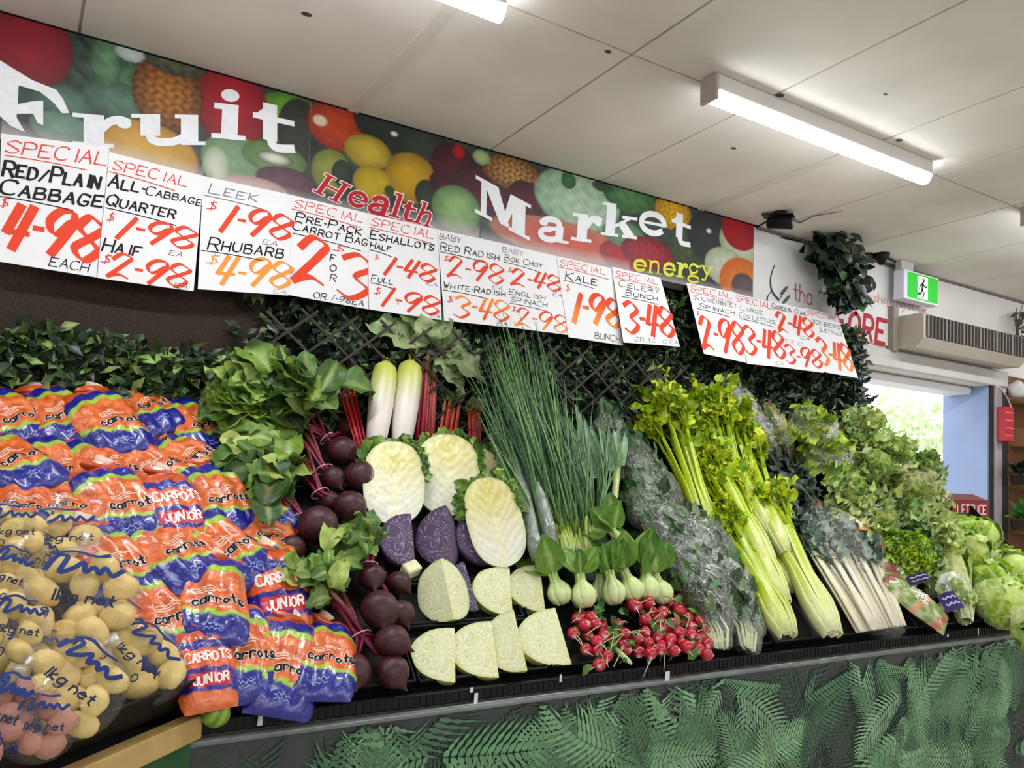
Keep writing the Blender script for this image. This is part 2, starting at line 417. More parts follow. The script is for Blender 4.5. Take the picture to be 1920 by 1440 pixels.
# ---------------------------------------------------------------- the room
XL, XR, YB = -3.0, 8.5, -6.0
DX0, DX1, DZ = 4.02, 5.42, 2.215         # the doorway in the long wall
TH = .28
b = MB(); box(b, (XL-.1, YB-.1, -.1), (XR+.1, TH, 0)); struct(b, 'floor', mat('concrete_floor', .6, .3, .12, 6, .1, 80, col='#bdb8b0'))
M_CEIL = mat('ceiling_board', .75, .2, .09, 2.6, .04, 120, col='#e6e0d8')
jx = [-3, -2.34, -1.74, -1.13, -.52, .10, 1.006+.0, 1.60, 2.172, 2.79, 3.28, 3.9, 4.5, 5.1, 5.7, 6.3, 6.9, 8.6]
jy = [-6.1, -3.3, -.91-.0, .0]
b = MB()
for i in range(len(jx)-1):
    for j in range(len(jy)-1):
        g = .0045
        box(b, (jx[i]+g, jy[j]+g, CEIL), (jx[i+1]-g, jy[j+1]-g, CEIL+.012))
box(b, (XL-.1, YB-.1, CEIL+.012), (XR+.1, TH, CEIL+.08))
struct(b, 'ceiling', M_CEIL)
b = MB()
for x in (1.006, 2.79): box(b, (x-.022, -.91, CEIL-.004), (x+.022, -.012, CEIL-.0002), bev=.003)
o = struct(b, 'trim_2', mat('cover_strip', .7, .2, .05, 3, col='#dbd6ce'))
M_WALL = mat('painted_wall', .65, .3, .05, 5, .05, 60, col='#d9d5cf')
b = MB()
box(b, (XL-.1, 0, 0), (DX0, TH, CEIL+.05)); box(b, (DX1, 0, 0), (XR+.1, TH, CEIL+.05)); box(b, (DX0, 0, DZ), (DX1, TH, CEIL+.05))
struct(b, 'wall_back', M_WALL)
b = MB(); box(b, (XL-.1, YB-.1, 0), (XL, TH, CEIL+.05)); struct(b, 'wall_left', M_WALL)
b = MB(); box(b, (XR, YB-.1, 0), (XR+.1, TH, CEIL+.05)); struct(b, 'wall_right', M_WALL)
b = MB(); box(b, (XL-.1, YB-.1, 0), (XR+.1, YB, CEIL+.05)); struct(b, 'wall_front', M_WALL)
# doorway: pale blue painted reveal, lintel board, jamb strip, roller housing outside
b = MB(); box(b, (DX1-.012, .0, 0), (DX1, TH+.02, DZ-.0), bev=.002)
o = struct(b, 'door_1', mat('pale_blue_paint', .5, .4, .05, 6, .05, 30, col='#8a9cc0'))
b = MB(); box(b, (DX0-.2, -.03, DZ), (DX1+.19, 0, DZ+.105), bev=.006); struct(b, 'trim_1', mat('grey_lintel', .6, .3, .05, 8, col='#c2bfb9'))
b = MB(); box(b, (DX1+.03, -.03, 0), (DX1+.115, 0, DZ), bev=.004); struct(b, 'trim_3', mat('jamb_paint', .6, .3, .1, 8, col='#a3979a'))
b = MB(); box(b, (DX1, -.018, 0), (DX1+.032, .0, DZ), bev=.003); box(b, (DX1+.118, -.02, 0), (DX1+.19, 0, DZ-.03), bev=.003); struct(b, 'trim_4', mat('jamb_dark', .6, .3, .1, 8, col='#26262b'))
b = MB(); box(b, (DX0-.1, .1, DZ-.05), (DX1-.013, .27, DZ-.002), bev=.01); struct(b, 'trim_5', mat('roller_housing', .5, .4, .03, 8, col='#e4e4e4'))
# strip between wall and ceiling
b = MB(); box(b, (3.2, -.012, CEIL-.014), (XR, 0, CEIL-.001)); struct(b, 'trim_6', mat('cornice', .6, .3, .1, 8, col='#6d6760'))
b = MB(); box(b, (XL, -.018, CEIL-.0035), (3.2, -.0, CEIL-.0005)); struct(b, 'gap_shade_strip', mat('painted_gap_shade', .9, .1, .1, 8, col='#1b1917'))  # dark strip painted in as the shade of the gap above the banner
# outside
b = MB(); box(b, (-20, TH, -.12), (60, 60, -.02)); tag(b.build('pavement', mat('pavement', .8, .2, .1, 1.2, col='#c9c7c2'), smooth=False), kind='structure')
def tree(x, y, h, seed, label):
    random.seed(seed); t = thing('street_tree', label, 'tree', V(x, y, 0), 'trees across the road')
    k = MB(); tube(k, [V(x, y, 0), V(x+.1, y, h*.3), V(x, y, h*.55)], [.16, .12, .07], C('#6b5a48')); k.build('trunk', mat('bark', .9, .1, .2, 10), t)
    k = MB()
    for i in range(700):
        d = rvec(); p = V(x, y, h*.65)+V(d.x*h*.36, d.y*h*.36, d.z*h*.33)*random.uniform(.4, 1)
        leaf(k, p, rvec(), rvec(), .3, .16, jit(C('#c3d2a8')), jit(C('#d3deba')), seg=2, nc=1)
    k.build('crown', M_LEAF, t)
for i, (x, y, h, lb) in enumerate(((18.8, 9.2, 4.2, 'pale green tree seen through the bright doorway'), (20.6, 9.0, 3.4, 'smaller pale shrub-like tree beside the blue pillar of the doorway'))): tree(x, y, h, 40+i, lb)
def van():
    x, y = 14.6, 5.4; t = thing('parked_van', 'pale van with blue tinted windows outside, roof just above the lettuces', 'van', V(x, y, -.02))
    prof = [(-2.3, .35), (-2.3, 1.0), (-2.1, 1.25), (-1.5, 2.1), (-1.2, 2.25), (2.2, 2.25), (2.3, 2.1), (2.3, .35)]
    k = MB(); n = len(prof); vs = [V(x+a, y-.9, z) for a, z in prof]+[V(x+a, y+.9, z) for a, z in prof]
    k.add(vs, [tuple(range(n)), tuple(range(2*n-1, n-1, -1))]+[(i, i+n, (i+1) % n+n, (i+1) % n) for i in range(n)], C('#e3e6ea')); k.build('body', mat('van_paint', .3, .5, .02, 3, coat=.6), t, smooth=False)
    for a, b_ in ((-1.3, -.4), (-.3, .9), (1.0, 2.1)):
        k = MB(); k.add([V(x+a-(.35 if a < -1 else 0), y-.905, 1.45), V(x+b_, y-.905, 1.45), V(x+b_, y-.905, 2.1), V(x+a, y-.905, 2.1)], [(0, 1, 2, 3)], C('#7f9cc4')); k.build('side_window', mat('van_glass', .25, .6, 0), t, smooth=False)
    for a in (-1.4, 1.5):
        for s in (-.86, .86):
            k = MB(); M = Matrix.Translation((x+a, y+s, .31)) @ Matrix.Rotation(PI/2, 4, 'X')
            lathe(k, [(0, -.1), (.2, -.1), (.32, -.08), (.32, .08), (.2, .1), (0, .1)], M, [C('#a0a0a0')]*2+[C('#202020')]*2+[C('#a0a0a0')]*2, 20); k.build('wheel', M_MATTE, t)
van()
# ---------------------------------------------------------------- fluorescent battens
M_BODY = mat('batten_enamel', .45, .4, .02, 10, col='#d2cfca')
M_TUBE = emit('diffuser_light', '#f6f9ff', TUBE_E); M_TUBES = emit('diffuser_side_light', '#f6f9ff', 18.0)
M_CAP = mat('batten_cap', .5, .4, .05, 10, col='#b4a8a2')
def batten(x0, y, label, L=1.235):
    t = thing('batten_light', label, 'ceiling light', V(x0, y, CEIL), 'fluorescent battens')
    k = MB(); box(k, (x0+.006, y-.036, CEIL-.056), (x0+L-.006, y+.036, CEIL-.0005), bev=.004); k.build('body', M_BODY, t, smooth=False)
    k = MB(); n = 10; vs = []
    pr = [(-.032, -.0565)]+[(-.032+.064*i/8, -.0565-.032*math.sin(PI*i/8)**.5) for i in range(1, 8)]+[(.032, -.0565)]
    for xx in (x0+.012, x0+L-.004): vs += [V(xx, y+a, CEIL+z) for a, z in pr]
    m = len(pr); k.add(vs, [(i, i+1, m+i+1, m+i) for i in range(m-1)]+[tuple(range(m)), tuple(range(2*m-1, m-1, -1))], WHITE); k.m = [0 if 2 <= i <= 5 else 1 for i in range(m-1)]+[1, 1]; k.build('diffuser', [M_TUBE, M_TUBES], t, smooth=False)
    k = MB(); box(k, (x0-.004, y-.038, CEIL-.088), (x0+.0115, y+.038, CEIL-.0005), bev=.003); k.build('end_cap', M_CAP, t, smooth=False)
BY = -.955
batten(1.895, BY, 'white fluorescent batten on the ceiling, whole length in view, over the celery')
batten(-.14, BY, 'white fluorescent batten cut off by the top edge, above the banner')
batten(3.955, BY, 'white fluorescent batten nearest the exit sign, only its end cap showing')
for y in (-4.0, -5.5):  # unseen battens added behind the viewpoint for ambient fill
    for x in (-1.9, -.1, 1.9, 3.9, 5.9): batten(x, y, 'unseen white fluorescent batten added for ambient light farther inside the shop')
batten(-2.1, BY, 'unseen white fluorescent batten added for ambient light farther inside the shop'); batten(5.9, BY, 'unseen white fluorescent batten added for ambient light farther inside the shop')
# ---------------------------------------------------------------- ceiling camera, little fittings
p = ceilpt(1462, 398); t = thing('security_camera', 'small black security camera on the ceiling above the banner end', 'security camera', p)
k = MB(); lathe(k, [(0, 0), (.035, 0), (.035, -.012), (.012, -.02), (.012, -.045), (0, -.045)], Matrix.Translation(p), C('#17181a'), 14); k.build('mount', M_BLACK, t)
dr = V(.5, -.85, -.1).normalized(); s_, d_, n_ = axes(dr, V(0, 0, 1)); q = p+V(0, 0, -.052)-d_*.06
k = MB(); tube(k, [q, q+d_*.005, q+d_*.115, q+d_*.12], [.02, .028, .034, .034], C('#141517'), 14); k.build('housing', M_BLACK, t)
k = MB(); obox(k, q+d_*.05+n_*.034, s_, d_, n_, .034, .075, .003, bev=.002); k.build('sun_shield', M_BLACK, t, smooth=False)
k = MB(); tube(k, [q+d_*.1205, q+d_*.123], [.028, .026], C('#3a3c40'), 14); tube(k, [q+d_*.123, q+d_*.126], [.013, .011], C('#7d848c'), 12); k.build('lens', mat('camera_glass', .1, .8, 0), t)
k = MB(); a, b_ = ceilpt(1440, 428, .004), wallpt(1535, 459, .006)
tube(k, [p+V(0, 0, -.004), ceilpt(1405, 436, .004), wallpt(1470, 446, .006), b_], .004, C('#161616'), 5)
tube(k, [p+V(.02, 0, -.004), ceilpt(1500, 418, .004), ceilpt(1525, 405, .004), ceilpt(1580, 396, .003)], [.004, .004, .003, .0015], C('#6b6660'), 5)
k.build('cable', M_MATTE, t)
for i, (x, y, lb) in enumerate(((1622, 481, 'tiny black ceiling sensor beside the ivy'), (1653, 479, 'small black bracket on the ceiling, toward the exit sign'))):
    p = ceilpt(x, y-3); k = MB()
    if i: 
        lathe(k, [(0, 0), (.045, 0), (.04, -.02), (.015, -.06), (0, -.065)], Matrix.Translation(p), C('#1d1d1f'), 12); tube(k, [p+V(.02, 0, -.01), p+V(.16, .02, -.012)], .007, C('#222222'), 5)
    else: lathe(k, [(0, 0), (.05, 0), (.05, -.02), (.035, -.035), (0, -.035)], Matrix.Translation(p), C('#1d1d1f'), 14)
    o = k.build('ceiling_sensor' if not i else 'ceiling_bracket', M_BLACK, loc=p); tag(o, lb, 'ceiling fitting')
# screw holes and stains in the boards
k = MB()
for x, y, r in ((1463, 179, .012), (1686, 263, .012), (1375, 278, .01), (575, 27, .012), (1660, 177, .006), (1140, 97, .009)):
    p = ceilpt(x, y, .0006); k.add([p+V(r*math.cos(a)*1.4, r*math.sin(a), 0) for a in [i*PI/5 for i in range(10)]], [tuple(range(10))], C('#4d463f'))
tag(k.build('trim_7', M_MATTE), kind='structure')
# ---------------------------------------------------------------- exit sign
tl, tr_, bl = wallpt(1702, 505, .12), wallpt(1759, 521, .12), wallpt(1702, 558, .12)
x0, x1, z1, z0 = tl.x, tr_.x, tl.z, bl.z-.005
t = thing('exit_sign', 'lit green and white exit sign with a running figure, hung from the ceiling', 'exit sign', V(x0, -.12, z0))
k = MB(); box(k, (x0-.03, -.118, z0), (x1+.01, -.05, z1), bev=.004); k.build('light_box', mat('exit_body', .4, .4, .02, 5, col='#e6e8f6'), t, smooth=False)
k = MB(); box(k, (x0-.028, -.1, z1), (x0+.09, -.06, CEIL-.001), bev=.003); k.build('bracket', mat('exit_bracket', .5, .4, .02, 5, col='#b9b6b4'), t, smooth=False)
k = MB(); W_ = x1-x0; H_ = z1-z0-.02; f = lambda u, v, e=0: V(x0+u*W_, -.1185-e, z0+.01+v*H_)
k.add([f(0, 0), f(1, 0), f(1, 1), f(0, 1)], [(0, 1, 2, 3)], WHITE); k.build('green_face', emit('exit_green', '#149a1e', .9), t, smooth=False)
k = MB(); k.add([f(.33, .06, .0006), f(.66, .06, .0006), f(.66, .94, .0006), f(.33, .94, .0006)], [(0, 1, 2, 3)], WHITE); k.build('white_doorway', emit('exit_white', '#f4fff4', 1.0), t, smooth=False)
k = MB(); F2 = lambda x, y: f(.33+.33*x, .06+.88*y, .0012)
for pts, w_ in (([(.5, .7), (.45, .42)], .2), ([(.45, .42), (.62, .24), (.5, .05)], .13), ([(.45, .42), (.3, .22), (.02, .2)], .13), ([(.5, .68), (.72, .55), (.92, .6)], .1), ([(.5, .68), (.26, .6), (.15, .42)], .1)): ribbon(k, pts, F2, w_, WHITE)
k.add([F2(.58+.11*math.cos(i*PI/6), .84+.1*math.sin(i*PI/6)) for i in range(12)], [tuple(range(12))], WHITE); k.build('running_figure', emit('exit_figure', '#14501a', .15), t, smooth=False)
# ---------------------------------------------------------------- air curtain over the door
xa = 4.36; xb = 5.5; y0, y1 = -.2, -.02; za, zb = 2.33, 2.52
t = thing('air_curtain', 'long beige air curtain with dark vertical grille over the doorway', 'air curtain', V(xa, -.03, za))
M_BEIGE = mat('beige_enamel', .5, .4, .05, 8, col='#b8b0a2')
k = MB(); pr = [(y1, za), (y0+.05, za-.005), (y0, za+.045), (y0, zb-.01), (y0+.02, zb), (y1, zb)]
n = len(pr); k.add([V(xa, a, z) for a, z in pr]+[V(xb, a, z) for a, z in pr], [tuple(range(n)), tuple(range(2*n-1, n-1, -1))]+[(i, n+i, n+(i+1) % n, (i+1) % n) for i in range(n)], WHITE); k.build('casing', M_BEIGE, t, smooth=False)
k = MB(); box(k, (xa-.05, -.05, za-.02), (xa-.003, -.001, zb+.06), bev=.004); k.build('end_plate', mat('beige_dark', .5, .4, .05, 8, col='#8f887c'), t, smooth=False)
k = MB(); box(k, (xa+.03, y0-.004, za+.05), (xb-.02, y0-.0005, zb-.012)); k.build('grille_recess', mat('grille_dark', .6, .3, .1, 8, col='#2e2925'), t, smooth=False)
k = MB(); n = 30
for i in range(n+1):
    x = xa+.03+(xb-xa-.05)*i/n; wd = .004 if i % 5 else .009
    box(k, (x-wd, y0-.012, za+.05), (x+wd, y0-.0045, zb-.012))
k.build('grille', mat('grille_slat', .5, .4, .05, 8, col='#6e655c'), t, smooth=False)
# ---------------------------------------------------------------- printed banner panels along the top of the wall
BD = .012
def banner_panel(xa, xb, name, label, nx):
    zt, zb_ = CEIL-.004, CEIL-.455
    t = thing(name, label, 'shop sign', V(xa, 0, zb_), 'printed shop banner')
    k = MB(); box(k, (xa, -BD+.001, zb_), (xb, -.001, zt)); k.build('backing_board', mat('sign_board', .5, .3, .02, 5, col='#d8d8d6'), t, smooth=False)
    nz = max(8, int((zt-zb_)/.0055)); X = np.linspace(xa, xb, nx+1); Z = np.linspace(zb_, zt, nz+1)
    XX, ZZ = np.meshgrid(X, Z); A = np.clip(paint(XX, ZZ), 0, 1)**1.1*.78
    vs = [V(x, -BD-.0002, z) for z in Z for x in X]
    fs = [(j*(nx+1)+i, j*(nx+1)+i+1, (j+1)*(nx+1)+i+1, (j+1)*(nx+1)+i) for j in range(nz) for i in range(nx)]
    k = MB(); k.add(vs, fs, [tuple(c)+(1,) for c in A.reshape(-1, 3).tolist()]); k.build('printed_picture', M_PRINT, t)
    return t
rngn = np.random.RandomState(3)
def vnoise(X, Z, s, seed):
    x = X*s+seed*13.1; z = Z*s+seed*7.7
    return (np.sin(x*1.7+1.3*np.sin(z*1.1+seed))+np.sin(z*2.1+1.7*np.sin(x*.9))+np.sin((x+z)*3.1+seed)*.6)/2.6
def paint(X, Z):
    A = np.zeros(X.shape+(3,)); A[...] = C('#39443f')[:3]
    n = vnoise(X, Z, 22, 1)
    A += (n[..., None]*np.array([.012, .03, .016])); A = np.clip(A, .004, 1)
    def ell(px, py, rx, ry, c, c2=None, tex=0, ts=60, soft=.06, rot=0):
        p = wallpt(px, py, BD); sx = abs(wallpt(px+10, py, BD).x-p.x)/10; sz = abs(wallpt(px, py+10, BD).z-p.z)/10
        u = (X-p.x)/(rx*sx); v = (Z-p.z)/(ry*sz)
        if rot: u, v = u*math.cos(rot)+v*math.sin(rot)*1, -u*math.sin(rot)+v*math.cos(rot)
        r = np.sqrt(u*u+v*v); a = np.clip((1-r)/soft+.5, 0, 1)[..., None]
        col = np.array(C(c)[:3])*np.ones(X.shape+(1,))
        if c2 is not None:
            h = np.clip(r, 0, 1)[..., None]**2; col = col*(1-h)+np.array(C(c2)[:3])*h
        if tex: col = col*(1+tex*vnoise(X, Z, ts, px*.01)[..., None])
        A[...] = A*(1-a)+np.clip(col, 0, 1)*a
    G = [(165, 130, 45, 70, '#3f5444', '#26322c', .7), (235, 160, 45, 60, '#557a58', '#2c4434', .3), (120, 190, 60, 30, '#62806c', '#3b5548', .15), (225, 190, 70, 35, '#5f7f6a', '#3a5247', .2), (200, 115, 30, 50, '#6f9474', '#3e5c46', .3),
         (245, 100, 30, 16, '#c9d2cc', '#9aa8a0', .1), (115, 240, 60, 30, '#7f9c88', '#5b7868', .1)]
    for g in G: ell(*g[:6], tex=g[6])
    ell(55, 85, 86, 78, '#9c2233', '#6d1522', .05, 20); ell(545, 215, 60, 40, '#79a94e', '#4d7a35', .15)
    ell(560, 245, 40, 60, '#3b3f38', '#23261f', .3); ell(435, 195, 68, 88, '#b3222e', '#7a131d', .08, 25)
    ell(315, 175, 68, 72, '#a67442', '#5b3a22', .75, 120); ell(330, 115, 60, 28, '#5a6147', '#3a3f30', .6, 90)
    ell(275, 290, 100, 62, '#d7b163', '#b98d48', .06, 20)
    ell(440, 300, 62, 48, '#8aa582', '#6d8a63', .1); ell(405, 308, 25, 35, '#d5dbc9', '#8fa57c'); ell(515, 297, 62, 30, '#7f9a63', '#5d7648', .1); ell(515, 297, 34, 12, '#e8ead8', '#3e4c33', soft=.2)
    ell(540, 340, 60, 25, '#6d4b55', '#4d353d', .1); ell(480, 352, 60, 20, '#c9a9a0', '#b08d88')
    ell(632, 236, 56, 48, '#c1512f', '#8f2f1e', .18, 60); ell(600, 226, 13, 10, '#e9dcc4', soft=.4); ell(745, 235, 80, 55, '#2c3634', '#1c2422', .1); ell(790, 265, 50, 40, '#39473c', '#262f29', .2)
    ell(739, 251, 6, 4, '#f0f4f4', soft=.8)
    ell(622, 322, 38, 42, '#9aa05a', '#6f7a42', .1); ell(642, 326, 20, 26, '#37493c', '#22302a', .1)
    ell(690, 285, 44, 32, '#c9b45c', '#8f8038', .1, 30); ell(772, 335, 50, 48, '#c9a74a', '#927330', .12, 30); ell(700, 345, 38, 34, '#cdb452', '#98823a', .1, 30); ell(800, 365, 22, 28, '#33402f', '#1d261d', .1); ell(730, 358, 9, 11, '#3d4d2f')
    ell(850, 310, 42, 42, '#5c1a26', '#35101a', .35, 60); ell(860, 285, 12, 14, '#c21f31', '#8e1522'); ell(835, 345, 30, 25, '#4e1722', '#33101a', .4)
    ell(905, 360, 60, 50, '#5b2534', '#3d1621', .25); ell(856, 392, 46, 44, '#9fbf86', '#617d55', .1, 30)
    ell(960, 325, 55, 32, '#b08a5c', '#6d4528', .95, 130); ell(903, 295, 16, 14, '#b5c79a', '#869a70')
    ell(985, 375, 36, 36, '#5b1f2c', '#36121b', .1)
    ell(1085, 375, 80, 58, '#b8cdb4', '#8fae94', .2, 55); ell(1066, 338, 14, 16, '#4d7a4e', '#37603c'); ell(1180, 365, 50, 35, '#5f8b5b', '#39603c', .3, 60); ell(1130, 350, 20, 10, '#3f5242')
    ell(1055, 450, 130, 36, '#cf6a58', '#b5806f', .1, 30); ell(1175, 480, 50, 30, '#bb2f35', '#8c1d26', .15); ell(1170, 440, 40, 25, '#7b9a7a', '#557257')
    ell(1262, 398, 34, 34, '#d9ae3f', '#a8802a', .4, 120); ell(1215, 475, 50, 30, '#a8212f', '#761420', .4, 90); ell(1285, 460, 30, 40, '#4a5c3a', '#333f2b', .4, 70)
    ell(1345, 450, 55, 55, '#3c4144', '#2a2e31', .1); ell(1329, 433, 4, 4, '#f0f4f4', soft=.8)
    ell(1392, 455, 42, 42, '#d9dcc8', '#9fb285'); ell(1388, 432, 34, 38, '#b5202c', '#a01a26', .1); ell(1360, 500, 38, 36, '#cfd3c0', '#aab095', .08); ell(1392, 530, 42, 46, '#e08a45', '#d06f2c', .08); ell(1394, 538, 22, 26, '#5b4a4a', '#4b3b3b', .3, 90)
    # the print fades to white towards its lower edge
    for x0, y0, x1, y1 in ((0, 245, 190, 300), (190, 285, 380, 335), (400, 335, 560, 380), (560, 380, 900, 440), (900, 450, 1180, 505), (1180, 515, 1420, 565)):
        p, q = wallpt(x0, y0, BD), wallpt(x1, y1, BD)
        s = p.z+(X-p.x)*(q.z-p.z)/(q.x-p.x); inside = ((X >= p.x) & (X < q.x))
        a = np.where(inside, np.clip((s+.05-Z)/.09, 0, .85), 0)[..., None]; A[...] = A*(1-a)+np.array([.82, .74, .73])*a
    return A
SEAM = wallpt(581, 250, BD).x; BEND = wallpt(1412, 490, BD).x
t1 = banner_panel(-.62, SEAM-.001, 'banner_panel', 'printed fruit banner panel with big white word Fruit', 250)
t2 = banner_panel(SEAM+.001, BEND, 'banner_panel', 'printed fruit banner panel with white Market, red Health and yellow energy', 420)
k = MB(); LW = C('#e6e8ea'); D1 = BD+.002
for pl in (((-60, 70), (0, 113), (60, 150), (105, 168), (118, 185), (130, 212), (116, 212), (100, 192), (75, 172), (35, 160), (33, 195), (31, 220), (47, 248), (20, 236), (0, 218), (-60, 200)), ((30, 196), (60, 190), (81, 189), (81, 235), (70, 230), (62, 213), (31, 213))):
    k.add([wallpt(x, y, D1) for x, y in pl], [tuple(range(len(pl)))], LW)
for ch, q in (('r', ((136, 272), (248, 280), (136, 211))), ('u', ((246, 272), (385, 272), (246, 213))), ('i', ((396, 258), (460, 264), (400, 166))), ('t', ((474, 274), (552, 290), (474, 187)))): slab(k, ch, *q, D1+.0006, LW)
k.build('white_lettering', M_INK, t1, smooth=False)
k = MB()
for ch, q in (('M', ((890, 398), (994, 452), (892, 328))), ('a', ((1006, 448), (1066, 458), (1010, 404))), ('r', ((1070, 450), (1126, 458), (1074, 398))), ('k', ((1126, 440), (1194, 449), (1130, 378))), ('e', ((1196, 436), (1250, 446), (1198, 392))), ('t', ((1258, 452), (1294, 466), (1260, 394)))): slab(k, ch, *q, D1, LW)
k.build('white_lettering', M_INK, t2, smooth=False)
HE = (('H', ((586, 358), (636, 382), (605, 322))), ('e', ((648, 382), (684, 394), (655, 352))), ('a', ((686, 396), (728, 410), (696, 362))), ('l', ((728, 404), (748, 410), (740, 360))), ('t', ((748, 410), (772, 418), (758, 374))), ('h', ((774, 416), (808, 428), (788, 376))))
for g, c, d, nm in ((.045, '#e8d6cf', 0, 'lettering_outline'), (0, '#b32431', .0006, 'red_lettering')):
    k = MB()
    for ch, q in HE: slab(k, ch, *q, D1+d, C(c), g, .1)
    k.build(nm, M_INK, t2, smooth=False)
k = MB()
for ch, q in (('e', ((1186, 507), (1212, 511), (1188, 484))), ('n', ((1213, 511), (1240, 515), (1215, 486))), ('e', ((1242, 516), (1266, 520), (1244, 490))), ('r', ((1267, 519), (1288, 522), (1269, 491))), ('g', ((1288, 528), (1314, 532), (1290, 492))), ('y', ((1312, 525), (1336, 529), (1314, 495)))): slab(k, ch, *q, D1, C('#d6d94a'))
k.build('yellow_lettering', M_INK, t2, smooth=False)
# ---------------------------------------------------------------- white thank-you board at the end of the banner
xa, xb = BEND+.004, 4.62; za, zb = 2.345, CEIL-.03
t = thing('thank_you_board', 'white board with red FORE lettering half behind the ivy, right of the banner', 'sign', V(xa, 0, za))
k = MB(); box(k, (xa, -.012, za), (xb, -.001, zb)); k.build('board', mat('white_board', .5, .3, .02, 6, col='#dcdcda'), t, smooth=False)
def wl(d): return lambda x, y: V(x, -d, y)
def pxwrite(k, txt, p0, p1, hpx, col, w, d=.0135, **kw):
    a, b = wallpt(*p0, d), wallpt(*p1, d); h = wallpt(p0[0], p0[1]-hpx, d).z-a.z
    f = lambda x, y: V(a.x+(b.x-a.x)*x, -d, a.z+(b.z-a.z)*x+y)
    write(k, txt, f, 0, 0, 1, h, col, w, asp=(b.x-a.x)*0+ (b.x-a.x), wob=0, **kw)
k = MB(); pxwrite(k, 'tha', (1488, 562), (1522, 572), 32, C('#b06a72'), .1, slant=0); k.build('thin_red_lettering', M_INK, t, smooth=False)
k = MB(); pxwrite(k, 'for shopping at the', (1612, 560), (1738, 588), 17, C('#d79a98'), .1, slant=0); k.build('pale_red_lettering', M_INK, t, smooth=False)
k = MB(); pxwrite(k, 'FORE', (1566, 622), (1658, 645), 46, C('#b3303c'), .19, slant=.18, gap=.34); k.build('big_red_lettering', M_INK, t, smooth=False)
k = MB()
for pts in ([(1452, 498), (1445, 520), (1447, 545), (1460, 562)], [(1447, 545), (1440, 555), (1438, 565)], [(1462, 560), (1472, 545)]):
    q = [wallpt(x, y, .0135) for x, y in pts]; ribbon(k, smooth([(a.x, a.z) for a in q], 5), wl(.0135), .014, C('#3b4440'), .8)
for x, y in ((1470, 545), (1474, 562)):
    q = wallpt(x, y, .0136); k.add([q+V(.03*math.cos(i*PI/6)+.012*math.sin(i*PI/6), 0, .022*math.sin(i*PI/6)+.02*math.cos(i*PI/6)) for i in range(12)], [tuple(range(12))], C('#59625c'))
k.build('plant_drawing', M_INK, t, smooth=False)
# ---------------------------------------------------------------- rail the price cards hang on
k = MB(); box(k, (-.7, -.075, 2.395), (3.05, -.045, 2.425)); 
for x in (-.5, .6, 1.7, 2.8): box(k, (x-.01, -.046, 2.4), (x+.01, -BD+.0, 2.42))
o = k.build('card_rail', M_BLACK, smooth=False, loc=V(-.7, -.06, 2.4)); tag(o, 'black rail below the banner, showing between two groups of price cards', 'rail')
# ---------------------------------------------------------------- price cards
RED, RD2, ORG, BLK, GRY = C('#dc4328'), C('#d8453f'), C('#f0913c'), C('#17171a'), C('#7a7a80')
def fade(a, b, y0, y1): return lambda x, y: mix(a, b, (y-y0)/(y1-y0))
